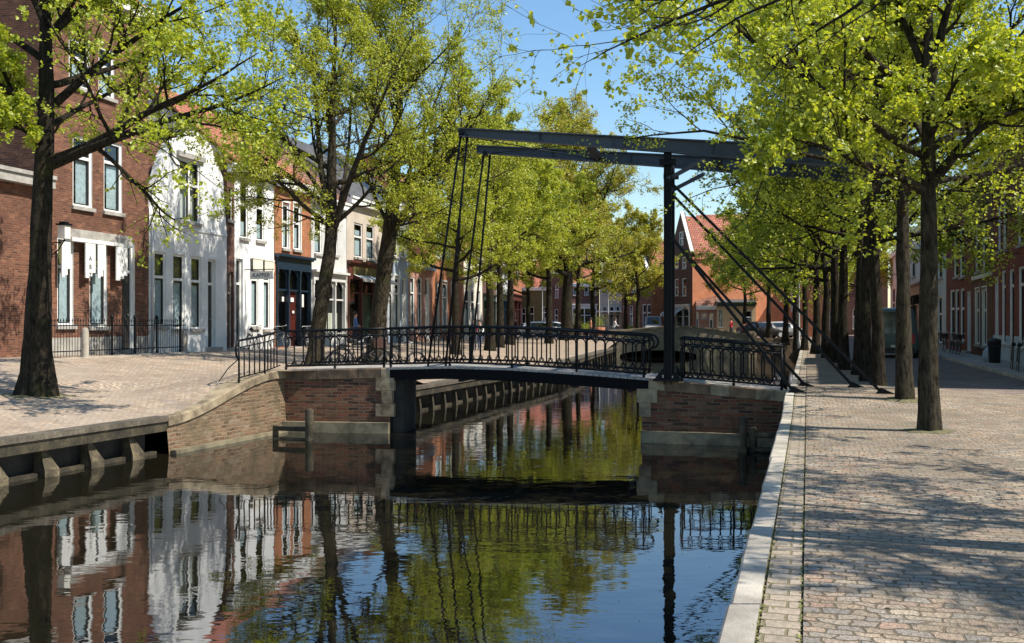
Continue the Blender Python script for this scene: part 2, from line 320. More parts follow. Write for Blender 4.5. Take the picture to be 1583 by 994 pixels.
# ------------------------------------------------------------------ plan of the place
def EL(Y):  return -13.33+.334*Y if Y < 23.4 else (-3.0+.309*(Y-27) if Y < 43.5 else 2.1+.197*(Y-43.5))
def ER(Y):  return -.437+.3045*Y
def zhouse(Y): return 1.6-.15*max(0, min(1, (Y-30)/10))-.12*sstep((Y-50)/28)
def ramp_l(x, y):
    r = math.hypot(max(0, abs(x+4.7)-.9), max(0, abs(y-24.4)-1.0)); return 1-sstep((r-.3)/4.0)
def zleft(x, y, d=None):
    if d is None: d = (EL(y)-x)*.95
    b = .74+(zhouse(y)-.74)*sstep(max(0, d)/12.5*.92+.04 if d > .3 else 0.0) if d > 0 else .74
    b = .74+(zhouse(y)-.74)*max(0, min(1, d/10.5))
    b = b*(1-sstep((y-62)/16))+1.33*sstep((y-62)/16)
    return b+(max(1.47, b)-b)*ramp_l(x, y)
def zright(x, y):
    r = math.hypot(max(0, abs(x-6.6)-1.2), max(0, abs(y-20.9)-1.3)); b = 1.0+.18*(1-sstep(r/3.2))
    return b*(1-sstep((y-62)/16))+1.33*sstep((y-62)/16)
def NL(x): return 22.2-.298*x                              # front line of the drawbridge
zdx = [-6, -5.5, -3, -1.5, 0, 1.5, 3, 5.7, 6.5]; zdz = [1.46, 1.48, 1.55, 1.60, 1.575, 1.50, 1.40, 1.19, 1.17]
def ZD(x): return float(np.interp(x, zdx, zdz))
BS = Vector((math.sin(R(11.5)), math.cos(R(11.5)), 0))         # across the bridge, away from the camera
BA = Vector((1, -.298, 0)).normalized()
def BP(x, s, z): p = Vector((x, NL(x), z))+BS*s; p.z = z; return p
def X(px, D): return (px-791)/F*D
def Zy(y, D): return H-(y-500)/F*D

# ------------------------------------------------------------------ ground, water
def strip_sheet(name, mat, ys, offs, fx, fz, kind='structure'):
    mb = MB(); nx = len(offs)
    for y in ys:
        for o_ in offs: x = fx(y, o_); mb.v.append((x, y, fz(x, y)))
    for j in range(len(ys)-1):
        for i in range(nx-1):
            a = j*nx+i; mb.f.append([a, a+1, a+nx+1, a+nx]); mb.m.append(0); mb.sm.append(True)
    o = mb.build(name, mat); o['kind'] = kind; return o
ysl = [-12, -5, 0, 5, 9, 12, 14, 15.5, 17, 18]+[19+.4*i for i in range(25)]+[30, 32, 35, 38, 41, 43.5, 47, 52, 58, 62, 66, 70, 74, 79]
strip_sheet('ground_left_quay', M['setts'], ysl, [-400, -60, -25, -17, -14, -12.4, -11, -9.7, -8.5, -7.4, -6.3, -5.3, -4.5, -3.8, -3.1, -2.5, -2., -1.6, -1.2, -.8, -.4, -.12],
            lambda y, o: EL(y)+o, lambda x, y: zleft(x, y))
ysr = [-12, -5, 0, 2, 4, 6, 8, 10, 12, 14, 16]+[17+.4*i for i in range(25)]+[28, 31, 35, 40, 45, 50, 56, 62, 66, 70, 74, 79]
strip_sheet('ground_right_quay', M['cobble'], ysr, [.415, .8, 1.2, 1.7, 2.2, 2.8, 3.4, 4, 5, 6, 7, 9, 12, 16, 22, 30, 60, 400], lambda y, o: ER(y)+o, zright)
strip_sheet('gutter_strip', M['gutter'], ysr, [.185, .40], lambda y, o: ER(y)+o, lambda x, y: zright(x, y)-.012)
strip_sheet('gutter_bed', M['moss'], ysr, [.10, .46], lambda y, o: ER(y)+o, lambda x, y: zright(x, y)-.032)
mb = MB(); mb.quad((-600, 78.9, 1.326), (600, 78.9, 1.326), (1400, 1600, 1.326), (-1400, 1600, 1.326)); o = mb.build('ground_far', M['road']); o['kind'] = 'structure'
mb = MB(); mb.quad((-30, -25, 0), (30, -25, 0), (34, 84, 0), (-30, 84, 0)); o = mb.build('water', M['water']); o['kind'] = 'structure'
mb = MB(); mb.quad((-500, -60, -.6), (500, -60, -.6), (500, 90, -.6), (-500, 90, -.6)); o = mb.build('canal_bed', M['slab']); o['kind'] = 'structure'

# moss and weeds tufts along the joints (tiny low mounds, uncountable)
mb = MB()
for i in range(900):
    y = 3.5+18*rng.random()**1.4; j = rng.choice([.178, .408, .408, .178, .1+rng.random()*6])
    if j > .5 and rng.random() < .72: continue
    x = ER(y)+j+rng.gauss(0, .006); z = zright(x, y)-.012
    r = rng.uniform(.004, .014)*(1 if j < .5 else .8)
    for k in range(4):
        a = rng.random()*6.28; l = r*rng.uniform(1, 2.4); h = r*rng.uniform(.3, 1.1)
        mb.add([(x, y, z), (x+math.cos(a)*l, y+math.sin(a)*l*1.3, z+h), (x+math.cos(a+.7)*l, y+math.sin(a+.7)*l*1.3, z+h*.8)], [(0, 1, 2)])
o = mb.build('joint_weeds', M['weed']); tag(o, 'low green weeds and moss growing in the paving joints', 'weeds', kind='stuff')

# ------------------------------------------------------------------ canal walls
def ribbon(mb, pts, zt, zb, mi=0):          # vertical wall sheet along plan polyline
    for (a, b_) in zip(pts[:-1], pts[1:]):
        mb.quad((a[0], a[1], zb), (b_[0], b_[1], zb), (b_[0], b_[1], zt(*b_)), (a[0], a[1], zt(*a)), mi)
# right quay wall
t = tag(empty('quay_wall', (ER(5), 5, 0)), 'brick quay wall topped with pale granite edging under the right quay', 'quay wall')
off = (ER(5), 5, 0)
ys = [-6+.9*i for i in range(30)]+[21.6]; ys = [y for y in ys if y < 20.3]+[20.3, 22.6]+[23+2.5*i for i in range(23)]
mb = MB(); ribbon(mb, [(ER(y)-.0, y) for y in ys], lambda x, y: zright(x, y)-.2, -.6); mb.build('wall', M['quay_brick'], t, off)
mb = MB(); y = -6.
while y < 78:
    L = rng.choice([.82, 1.05, 1.0, 1.2]) if y < 30 else 3.; y2 = y+L-.014
    for q in range(1):
        z1 = zright(ER(y), y)+rng.uniform(-.006, .008); z2 = z1+zright(ER(y2), y2)-zright(ER(y), y)+rng.uniform(-.004, .004)
        jo = rng.uniform(-.010, .008); a0, a1, w_ = ER(y)-.012+jo, ER(y2)-.012+jo+rng.uniform(-.005, .005), .18-jo
        ch = .018
        vs = []
        for (xx, yy, zz) in ((a0, y, z1), (a1, y2, z2)):
            vs += [(xx, yy, zz-.26), (xx, yy, zz-ch), (xx+ch, yy, zz), (xx+w_, yy, zz), (xx+w_, yy, zz-.26)]
        mb.add(vs, [(0, 5, 6, 1), (1, 6, 7, 2), (2, 7, 8, 3), (3, 8, 9, 4), (0, 1, 2, 3, 4), (9, 8, 7, 6, 5)])
    y += L
mb.build('coping', M['coping'], t, off)

# left timber quay (near and beyond bridge)
def timber_quay(name, label, y0, y1, step, cap_top, lowbeam=True, grp=None, pm='timber_lit', pw=.07):
    o0 = (EL(y0), y0, 0); t = tag(empty(name, o0), label, 'quay wall', grp)
    n = max(2, int((y1-y0)/2)); P = [(EL(y0+(y1-y0)*i/n), y0+(y1-y0)*i/n) for i in range(n+1)]
    mb = MB(); mf = MB()
    for a, b_ in zip(P[:-1], P[1:]):
        d = Vector((b_[0]-a[0], b_[1]-a[1], 0)); nn = Vector((d.y, -d.x, 0)).normalized()
        A = Vector((a[0], a[1], cap_top-.05)); B = Vector((b_[0], b_[1], cap_top-.05)); e = d.normalized()*.004
        mb.beam(A-nn*.18, B-nn*.18-e, .50, .10)
        mf.beam(A-nn*.02+Vector((0, 0, -.15)), B-nn*.02+Vector((0, 0, -.15))-e, .10, .19)
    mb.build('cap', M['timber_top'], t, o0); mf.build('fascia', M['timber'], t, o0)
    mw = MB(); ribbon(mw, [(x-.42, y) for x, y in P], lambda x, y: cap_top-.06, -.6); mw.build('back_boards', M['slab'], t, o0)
    if lowbeam:
        ml = MB()
        for a, b_ in zip(P[:-1], P[1:]): ml.beam((a[0]-.24, a[1], .0), (b_[0]-.24, b_[1], .0), .14, .12)
        ml.build('low_beam', M['timber'], t, o0)
    L = y1-y0; k = 0; y = y0+.3
    while y < y1:
        x = EL(y); d = Vector((.334, 1, 0)).normalized() if y < 23 else Vector((.3, 1, 0)).normalized(); nn = Vector((d.y, -d.x, 0))
        top = cap_top-.245
        ml = MB(); A = Vector((x, y, 0))-d*pw; B = A+d*pw*2
        pr = [(-.30, top), (-.22, top), (.02, .12), (.04, -.5), (-.30, -.5)] if pm != 'timber' else [(-.16, top), (-.07, top), (-.01, .12), (.0, -.5), (-.16, -.5)]
        C0 = (A+B)/2
        def pp(s_, p, q): w_ = (.16 if q < .2 else .035) if pm != 'timber' else (.075 if q < .2 else .05); return C0+d*s_*w_+nn*p+Vector((0, 0, q))
        vs = [pp(-1, p, q) for p, q in pr]+[pp(1, p, q) for p, q in pr]
        ml.add(vs, [(0, 1, 2, 3, 4), (9, 8, 7, 6, 5)]+[(i, i+5, (i+1) % 5+5, (i+1) % 5) for i in range(5)])
        ml.build('pile', M[pm], t, o0); y += step
    return t
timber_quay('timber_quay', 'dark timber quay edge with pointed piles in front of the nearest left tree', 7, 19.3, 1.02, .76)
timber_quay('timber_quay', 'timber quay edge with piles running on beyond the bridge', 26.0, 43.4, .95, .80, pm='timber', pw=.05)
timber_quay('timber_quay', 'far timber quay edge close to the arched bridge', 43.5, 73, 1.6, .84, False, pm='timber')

# left masonry wall with rising coping
t = tag(empty('masonry_quay_wall', (EL(19.3), 19.3, 0)), 'old brick quay wall with a stone edge rising to the drawbridge on the left bank', 'quay wall'); off = (EL(19.3), 19.3, 0)
ys = [19.32+(23.42-19.32)*i/10 for i in range(11)]
P = [(EL(y) if y < 23.4 else -13.33+.334*y, y) for y in ys]
mb = MB()
for (a, b_) in zip(P[:-1], P[1:]):
    for (f0, f1) in ((0, .22), (.22, .5), (.5, .75), (.75, 1)):
        def q(p, f):
            zt = zleft(p[0]-.01, p[1], .01)-.17; z = -.6+(zt+.6)*f; return (p[0]+.10*(1-f), p[1], z)
        mb.quad(q(a, f0), q(b_, f0), q(b_, f1), q(a, f1))
mb.build('wall', M['quay_old'], t, off)
mb = MB(); k = 4
for i in range(10):
    a, b_ = P[i], P[i+1]; za, zb = zleft(a[0]-.01, a[1], .01)+.012, zleft(b_[0]-.01, b_[1], .01)+.012
    nn = Vector((.9485, -.3168, 0)); e = .003 if i % 2 else 0
    vs = []
    for p, z in ((Vector((a[0], a[1], 0)), za), (Vector((b_[0], b_[1]-e, 0)), zb)):
        vs += [p+nn*.05+Vector((0, 0, z-.19)), p+nn*.05+Vector((0, 0, z-.03)), p+nn*.02+Vector((0, 0, z)), p-nn*.42+Vector((0, 0, z)), p-nn*.42+Vector((0, 0, z-.19))]
    mb.add(vs, [(0, 5, 6, 1), (1, 6, 7, 2), (2, 7, 8, 3), (3, 8, 9, 4), (0, 1, 2, 3, 4), (9, 8, 7, 6, 5)])
mb.build('coping', M['stone'], t, off)
mb = MB(); mb.beam((P[0][0]+.14, P[0][1], .02), (P[-1][0]+.14, P[-1][1]-.05, .02), .14, .10); mb.build('footing', M['plinth'], t, off)

# abutments
def abutment(label, front, side_dir, ztop, depth, stones_at_inner, inner_right):
    """front: two plan points left->right; body goes back along side_dir."""
    A, B = Vector((*front[0], 0)), Vector((*front[1], 0)); sdv = Vector((*side_dir, 0)).normalized()
    t = tag(empty('bridge_abutment', A), label, 'abutment'); off = tuple(A)
    n = 8; mb = MB(); e = (B-A).normalized()
    P = [A.lerp(B, i/n) for i in range(n+1)]
    cz = .24
    nf = -Vector((-e.y, e.x, 0))          # towards the camera
    ribbon(mb, [(p.x, p.y) for p in P], lambda x, y: ZD(x)-.05, -.6)
    for p in ((A, B)):
        q = p+sdv*depth; z = ZD(p.x)-.05
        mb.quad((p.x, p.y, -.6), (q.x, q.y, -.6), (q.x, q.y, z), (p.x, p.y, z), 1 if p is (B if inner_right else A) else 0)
    mb.build('wall', [M['quay_brick'], M['slab']], t, off)  # inner face near black: tar plus the deck's shade in the colour
    # coping course of big blocks
    mbs = [MB(), MB()]; L = (B-A).length; u = 0; k = 0
    while u < L-.05:
        l = min([.50, .36, .62, .40, .55][k % 5], L-u); a = A+e*(u+.003); b_ = A+e*(u+l-.003); za, zb = ZD(a.x), ZD(b_.x)
        if L-u-l < .2: b_ = B.copy(); zb = ZD(b_.x); l = L-u
        pr = .02+.006*(k % 3)
        vs = []
        for p, z in ((a, za), (b_, zb)):
            vs += [p+nf*pr+Vector((0, 0, z-cz)), p+nf*pr+Vector((0, 0, z-.03)), p+nf*(pr-.02)+Vector((0, 0, z-.008)), p-nf*.02+Vector((0, 0, z-.008)), p-nf*.02+Vector((0, 0, z-cz))]
        pale = (u < .1 and not inner_right) or (inner_right and L-u-l < .1) or (k == 3 and not inner_right) or (L-u-l < .1)
        q_ = MB(); q_.add(vs, [(0, 5, 6, 1), (1, 6, 7, 2), (2, 7, 8, 3), (3, 8, 9, 4), (0, 1, 2, 3, 4), (9, 8, 7, 6, 5)]); q_.build('coping_block', M['stone' if pale else 'dark_stone'], t, off)
        u += l; k += 1
    # quoin stones on the inner corner
    mb = MB(); C_ = B if inner_right else A; s_ = -1 if inner_right else 1
    z = ZD(C_.x)-cz-.006; k = 0
    while z > .55:
        h = .30; l = .34 if k % 2 == 0 else .2
        p0 = C_+nf*.04-e*s_*.06; p1 = C_+e*s_*l+nf*.04
        if k % 2 == 0:
            p0 = p0-e*s_*.05
        lo, hi = (p0, p1) if s_ > 0 else (p1, p0)
        mb.add([lo+Vector((0, 0, z-h)), hi+Vector((0, 0, z-h)), hi+sdv*.45+Vector((0, 0, z-h)), lo+sdv*.45+Vector((0, 0, z-h)),
                lo+Vector((0, 0, z)), hi+Vector((0, 0, z)), hi+sdv*.45+Vector((0, 0, z)), lo+sdv*.45+Vector((0, 0, z))],
               [(0,3,2,1),(4,5,6,7),(0,1,5,4),(1,2,6,5),(2,3,7,6),(3,0,4,7)])
        z -= h+.008; k += 1
    mb.build('quoin_stones', M['stone'], t, off)
    mb = MB(); a = A+nf*.08+Vector((0, 0, .10)); b_ = B+nf*.08+Vector((0, 0, .10)); mb.beam(a, b_, .22, .30); mb.build('footing', M['plinth'], t, off)
    # paved top
    mb = MB()
    for i in range(n):
        p, q = P[i], P[i+1]
        mb.quad((p.x, p.y, ZD(p.x)-.004), (q.x, q.y, ZD(q.x)-.004), tuple(q+sdv*depth+Vector((0, 0, ZD(q.x)-.004))), tuple(p+sdv*depth+Vector((0, 0, ZD(p.x)-.004))))
    mb.build('paved_top', M['paving'], t, off)
    return t
abutment('left brick bridge abutment with stone corner blocks below the left end of the drawbridge', ((-5.52, 23.42), (-2.9, 23.06)), (BS.x, BS.y), 1.5, 2.1, True, True)
abutment('right brick bridge abutment with dark streaked coping stones under the tall iron post', ((2.86, NL(2.86)), (5.80, NL(5.80))), (BS.x, BS.y), 1.3, 2.3, True, False)

# mooring timbers
t = tag(empty('mooring_fender', (X(478, 21.6), 21.6, 0)), 'weathered mooring post with two low rails in front of the left abutment', 'mooring post'); x0 = X(478, 21.6); off = (x0, 21.6, 0)
mb = MB(); mb.lathe([(.09, -.6), (.095, 0), (.10, .35), (.095, .66), (.07, .70), (.005, .71)], (x0, 21.6, 0), 9); mb.build('post', M['timber_lit'], t, off)
mb = MB(); mb.beam((x0-.86, 21.9, .24), (x0, 21.62, .24), .13, .10); mb.build('rail', M['timber'], t, off)
mb = MB(); mb.beam((x0-.86, 21.9, .0), (x0, 21.62, .0), .12, .07); mb.build('rail', M['timber_lit'], t, off)
mb = MB(); mb.lathe([(.07, -.5), (.07, .22), (.04, .3)], (x0-.84, 21.95, 0), 8); mb.build('short_post', M['timber'], t, off)
xr = X(1149, 19.6); off = (xr, 19.6, 0)
t = tag(empty('mooring_fender', off), 'mossy mooring posts with a round rail beside the right abutment', 'mooring post')
for dx, dy, h, r_ in ((0, 0, .72, .075), (.20, .05, .50, .08)):
    mb = MB(); mb.lathe([(r_, -.6), (r_*1.05, .2), (r_, h-.04), (r_*.6, h)], (xr+dx, 19.6+dy, 0), 9); mb.build('post', M['timber_lit'], t, off)
mb = MB(); mb.tube([(xr+.1, 19.65, .34), (xr+.62, 19.4, .36)], .055, 8); mb.build('rail', M['timber_lit'], t, off)
mb = MB(); mb.tube([(xr+.1, 19.65, .05), (xr+.62, 19.4, .05)], .05, 8); mb.build('rail', M['timber'], t, off)

# ------------------------------------------------------------------ the drawbridge
rb = empty('drawbridge', (0, NL(0), 0)); tag(rb, 'black iron drawbridge with two overhead balance beams across the canal', 'drawbridge'); boff = (0, NL(0), 0)
BW = 1.9
xs = [-2.95+(5.95)*i/16 for i in range(17)]
mb = MB()
for s in (.02, BW*.5, BW-.02):
    mb = MB()
    for a, b_ in zip(xs[:-1], xs[1:]): mb.beam(BP(a, s, ZD(a)-.17), BP(b_, s, ZD(b_)-.17), .09, .25)
    mb.build('girder', M['tar'], rb, boff)
mb = MB()
nb = 40
for i in range(nb):
    a = -2.97+5.98*i/nb; b_ = a+5.98/nb-.012
    p = [BP(a, -.05, ZD(a)), BP(b_, -.05, ZD(b_)), BP(b_, BW+.05, ZD(b_)), BP(a, BW+.05, ZD(a))]
    q = [v-Vector((0, 0, .05)) for v in p]
    mb.add(q+p, [(0,3,2,1),(4,5,6,7),(0,1,5,4),(1,2,6,5),(2,3,7,6),(3,0,4,7)])
mb.build('deck', M['deck'], rb, boff)
mb = MB()
for a in (-2.5, -1.2, .1, 1.4, 2.6): mb.beam(BP(a, 0, ZD(a)-.3), BP(a, BW, ZD(a)-.3), .1, .1)
mb.build('cross_beam', M['iron'], rb, boff)
def add_rail_panel(mb, f, x0, x1, posts, top=.93, sp=.215, rings=True):
    """f(x, h) -> point on the rail plane at height h above the deck."""
    n = max(2, int((x1-x0)/.5)+1)
    for h, r_, k in ((top, .034, 6), (top-.155, .018, 5), (.085, .020, 5)):
        mb.tube([f(x0+(x1-x0)*i/n, h) for i in range(n+1)], r_, k)
    m = max(1, round((x1-x0)/sp)); w_ = (x1-x0)/m
    for i in range(m):
        a = x0+w_*i; c = a+w_/2; rr = w_/2
        pts = []
        z1, z0 = top-.165-rr, .10+rr
        for j in range(9): th = math.pi*j/8; pts.append(f(c+rr*math.cos(th)*.96, z1+rr*math.sin(th)))
        for j in range(9): th = math.pi+math.pi*j/8; pts.append(f(c+rr*math.cos(th)*.96, z0+rr*math.sin(th)))
        mb.tube(pts, .0135, 4, closed=True)
        if rings:
            mb.tube([f(c+w_/2+.052*math.cos(q_), .155+.052*math.sin(q_)) for q_ in [k*math.pi/4 for k in range(8)]], .010, 4, closed=True)
            mb.tube([f(c+w_/2+.045*math.cos(q_), top-.085+.045*math.sin(q_)) for q_ in [k*math.pi/4 for k in range(8)]], .010, 4, closed=True)
        mb.tube([f(a, top-.16), f(a, top-.03)], .007, 4)
def add_posts(t, f, xs_, top, off, r_=.022):
    for x in xs_:
        m2 = MB(); m2.tube([f(x, -.12), f(x, top)], r_, 6); m2.tube([f(x, top-.0), f(x, top+.03)], [.03, .012], 6)
        m2.tube([f(x, .02), f(x, .06)], .036, 6); m2.build('rail_post', M['iron'], t, off)
for s in (0.0, BW):
    f = lambda x, h, s=s: BP(x, s, ZD(x)+h)
    mb = MB(); add_rail_panel(mb, f, -2.9, 2.95, None)
    mb.tube([f(2.95+.16*math.sin(a), .93-.16+.16*math.cos(a)) for a in [k*math.pi/8 for k in range(9)]], .028, 6)
    mb.build('railing', M['iron'], rb, boff)
    add_posts(rb, f, (-2.88, -1.45, 0.0, 1.45, 2.9), .93, boff)
# posts
xp = 3.40
for s in (0.02, BW):
    p0 = BP(xp, s, ZD(xp)-.1); p1 = BP(xp, s, 6.35)
    mb = MB(); d = .075
    e = BA; q = BS
    for sx in (-1, 1):
        mb.beam(p0+q*sx*d*.9, p1+q*sx*d*.9, .018, .21, up=(1, -.298, 0)) if False else mb.beam(p0+e*sx*d, p1+e*sx*d, .02, .17, up=tuple(q))
    mb.beam(p0, p1, .14, .03, up=tuple(q))
    mb.build('post', M['iron'], rb, boff)
    mb = MB(); c = p0+Vector((0, 0, .10)); mb.beam(c-e*.30, c+e*.26, .34, .05)
    for sx in (-1, 1):
        mb.add([p0+e*sx*.12+q*(-.02)+Vector((0,0,.12)), p0+e*sx*.29-q*.02+Vector((0,0,.12)), p0+e*sx*.12-q*.02+Vector((0,0,.34)),
                p0+e*sx*.12+q*(.02)+Vector((0,0,.12)), p0+e*sx*.29+q*.02+Vector((0,0,.12)), p0+e*sx*.12+q*.02+Vector((0,0,.34))], [(0,1,2),(5,4,3),(0,3,4,1),(1,4,5,2),(2,5,3,0)])
    for bx in (-.2, -.1, .1, .2):
        mb.tube([c+e*bx+q*.12*(-1)+Vector((0,0,.02)), c+e*bx+q*.12*(-1)+Vector((0,0,.05))], .018, 6)
    mb.build('base_plate', M['iron'], rb, boff)
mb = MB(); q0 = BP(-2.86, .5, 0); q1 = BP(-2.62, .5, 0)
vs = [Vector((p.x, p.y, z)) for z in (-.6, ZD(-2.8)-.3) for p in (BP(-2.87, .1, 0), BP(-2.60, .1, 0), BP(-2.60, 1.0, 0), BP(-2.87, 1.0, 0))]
mb.add(vs, [(0,3,2,1),(4,5,6,7),(0,1,5,4),(1,2,6,5),(2,3,7,6),(3,0,4,7)]); mb.build('pier', M['slab'], rb, boff)  # black box: tar and the shade under the deck in one colour
# portal lintel and bearings
mb = MB(); mb.beam(BP(xp, .12, 6.22), BP(xp, BW-.12, 6.22), .16, .12); mb.build('lintel', M['steel'], rb, boff)
def Pn(px, y, s=0.0):
    """point on the vertical plane at distance s behind the bridge front, seen at photo pixel (px, y)."""
    k = (px-791)/F; ox, oy = BS.x*s, BS.y*s     # x = k*Y ; Y = 22.2-.298*(x-ox)+oy
    Y = (22.2+.298*ox+oy)/(1+.298*k); return Vector((k*Y, Y, H-(y-500)/F*Y))
# balance beams : tapered I sections
for s, tip, end in ((0.0, (710, 198), (1348, 230)), (BW, (744, 229), (1330, 262))):
    A = Pn(*tip, s=s)
    if s == 0: B = Pn(*end, s=s)
    nseg = 14; mw = MB()
    if s > 0: A = A0+BS*s+Vector((-.02, 0, -.06)); B = B0+BS*s
    else: A0, B0 = A.copy(), B.copy()
    prof = lambda f: .20+.10*min(1, f/.5)+.13*max(0, f-.5)/.5
    for i in range(nseg):
        f0, f1 = i/nseg, (i+1)/nseg; a = A.lerp(B, f0); b_ = A.lerp(B, f1); h0, h1 = prof(f0), prof(f1)
        mid0, mid1 = a-Vector((0, 0, h0/2)), b_-Vector((0, 0, h1/2))
        mw.beam(mid0, mid1, .02, h0-.02, ht2=h1-.02)
        mw.beam(a-Vector((0, 0, .015)), b_-Vector((0, 0, .015)), .17, .028)
        mw.beam(a-Vector((0, 0, h0-.012)), b_-Vector((0, 0, h1-.012)), .17, .024)
        if i % 3 == 0: mw.beam(a-Vector((0, 0, .04)), a-Vector((0, 0, h0-.03)), .14, .012, up=tuple(BA))
    nf_ = Vector((-BA.y, BA.x, 0))*-1
    for f_ in (.16, .22, .40, .46, .70, .76):
        a = A.lerp(B, f_); hh = prof(f_)
        for dz in (.3, .7): mw.tube([a+nf_*.005-Vector((0, 0, hh*dz)), a+nf_*.025-Vector((0, 0, hh*dz))], .014, 6)
    mw.build('balance_beam', M['steel'], rb, boff)
    mk = MB(); a = A.lerp(B, (3.40-A.x)/(B.x-A.x) if s == 0 else (3.40+BS.x*s-A.x)/(B.x-A.x))
    mk.beam(a-Vector((.16, -.05, .52)), a-Vector((-.16, .05, .52)), .22, .12); mk.tube([a-BS*.14-Vector((0, 0, .42)), a+BS*.14-Vector((0, 0, .42))], .07, 10)
    mk.build('bearing', M['iron'], rb, boff)
    # knee brace between post and beam
    mk = MB(); mk.beam(BP(xp, s+.02, 5.75), A.lerp(B, .62)-Vector((0, 0, .42)), .09, .08); mk.build('knee_brace', M['steel'], rb, boff)
A1_, B1_ = A, B
# cross ties between the two beams, counterweight
for f_ in (.34, .66, .84):
    mb = MB(); a = A0.lerp(B0, f_)-Vector((0, 0, .2)); b_ = A1_.lerp(B1_, f_)-Vector((0, 0, .2)); mb.beam(a, b_, .22 if f_ < .5 else .12, .06); mb.build('cross_tie', M['iron'], rb, boff)
for f0, f1 in ((.03, .33), (.33, .03)):
    mb = MB(); mb.tube([A0.lerp(B0, f0)-Vector((0, 0, .2)), A1_.lerp(B1_, f1)-Vector((0, 0, .2))], .012, 5); mb.build('tie_rod', M['iron'], rb, boff)
mb = MB(); a = A0.lerp(B0, .985); b_ = A1_.lerp(B1_, .985); mb.beam(a-Vector((0, 0, .22)), b_-Vector((0, 0, .22)), .5, .40); mb.build('counterweight', M['steel'], rb, boff)
# hanging rods
for (t0, b0, s) in (((712, 208), (660, 574), 0), ((722, 208), (688, 572), 0), ((747, 240), (705, 566), BW), ((757, 240), (728, 563), BW)):
    a = Pn(*t0, s=s); b_ = Pn(*b0, s=s); mb = MB(); mb.tube([a, b_], .029, 6)
    for f_ in (0, .5, .985): c = a.lerp(b_, f_); mb.tube([c+(b_-a)*.0, c+(b_-a).normalized()*.12], .036, 6)
    mb.build('hanger_rod', M['iron'], rb, boff)
for t0, s in (((714, 205), 0), ((750, 237), BW)):
    a = Pn(*t0, s=s); mb = MB(); mb.tube([a-BS*.1, a+BS*.1], .06, 8); mb.build('hinge_pin', M['iron'], rb, boff)
# back stays
G = lambda px, y, Y: Vector((X(px, Y), Y, Zy(y, Y)))
stays = [((BP(xp, 0, 0).x, NL(xp), 5.75), G(1365, 608, 19.6)), (tuple(BP(xp, BW, 5.7)), G(1320, 597, 21.6)),
         ((BP(xp, 0, 0).x-.05, NL(xp), 4.66), G(1229, 607, 20.0)), (tuple(BP(xp, BW, 4.66)), G(1243, 593, 21.9))]
for i, (a, b_) in enumerate(stays):
    a = Vector(a); b_.z -= .02
    mb = MB(); mb.beam(a, b_, .05, .06); mb.build('stay', M['iron'], rb, boff)
    mb = MB(); d = (b_-a).normalized(); b2 = b_+Vector((0, 0, .02)); dh = Vector((d.x, d.y, 0)).normalized()
    z = zright(b_.x, b_.y); c = Vector((b_.x, b_.y, z+.005))
    q_ = Vector((-dh.y, dh.x, 0)); pr = [(-.14, 0), (.22, 0), (.10, .05), (-.05, .12)]
    vs = [c+dh*u_+q_*-.04+Vector((0, 0, v_)) for u_, v_ in pr]+[c+dh*u_+q_*.04+Vector((0, 0, v_)) for u_, v_ in pr]
    mb.add(vs, [(0,1,2,3),(7,6,5,4),(0,4,5,1),(1,5,6,2),(2,6,7,3),(3,7,4,0)]); mb.build('stay_foot', M['iron'], rb, boff)

# fixed approach railings
def railing(label, f, x0, x1, posts, plain_part=None):
    o0 = f(x0, 0); t = tag(empty('railing', o0), label, 'railing', None)
    mb = MB(); add_rail_panel(mb, f, x0, x1, None); mb.build('rail_panel', M['iron'], t, tuple(o0)); add_posts(t, f, posts, .93, tuple(o0))
    return t, tuple(o0)
f = lambda x, h: BP(x, .02, ZD(x)+h)
fl = lambda x, h: Vector((x, 23.46+(x+5.5)*(-.1375), ZD(x)+h))
tL, oL = railing('curved black iron railing on the left abutment beside the drawbridge', fl, -5.48, -3.02, (-5.46, -4.25, -3.05))
# sloping end of the left railing, down along the quay wall
pe = [(-5.50, 23.42), (-5.66, 22.6), (-6.02, 21.75)]
def fe(u, h):
    n_ = len(pe)-1; i = min(int(u*n_), n_-1); fr_ = u*n_-i; x = pe[i][0]+(pe[i+1][0]-pe[i][0])*fr_; y = pe[i][1]+(pe[i+1][1]-pe[i][1])*fr_
    return Vector((x-.10, y, 1.49+(zleft(EL(21.75)-.1, 21.75)+.03-1.49)*u+h))
mb = MB(); mb.tube([fe(i/8, .93) for i in range(9)]+[fe(1, .90)+Vector((-.02, -.10, 0)), fe(1, .78)+Vector((-.03, -.16, 0)), fe(1, .6)+Vector((-.02, -.13, 0)), fe(1, .5)], .028, 6)
mb.tube([fe(i/8, .775) for i in range(9)], .016, 5); mb.tube([fe(i/8, .10) for i in range(9)], .016, 5)
for i in range(1, 10): mb.tube([fe(i/10, .1), fe(i/10, .775)], .017, 5)
mb.build('end_panel', M['iron'], tL, oL); add_posts(tL, fe, (0.5, 1.0), .93, oL)
mb = MB(); c = fe(1, .02); mb.tube([c+Vector((0, 0, .5)), c+Vector((-.22, -.05, .3)), c+Vector((-.42, -.1, .0))], .012, 5); mb.build('side_strut', M['iron'], tL, oL)
fr = lambda x, h: BP(x, BW, ZD(x)+h)
railing('black iron railing along the far side of the left abutment', fr, -5.6, -3.05, (-5.58, -4.3, -3.08))
railing('black iron railing on the right abutment between tall post and cobbled quay', f, 3.66, 5.72, (3.7, 4.75, 5.7))
railing('black iron railing along the far side of the right abutment', fr, 3.66, 5.9, (3.7, 4.8, 5.88))

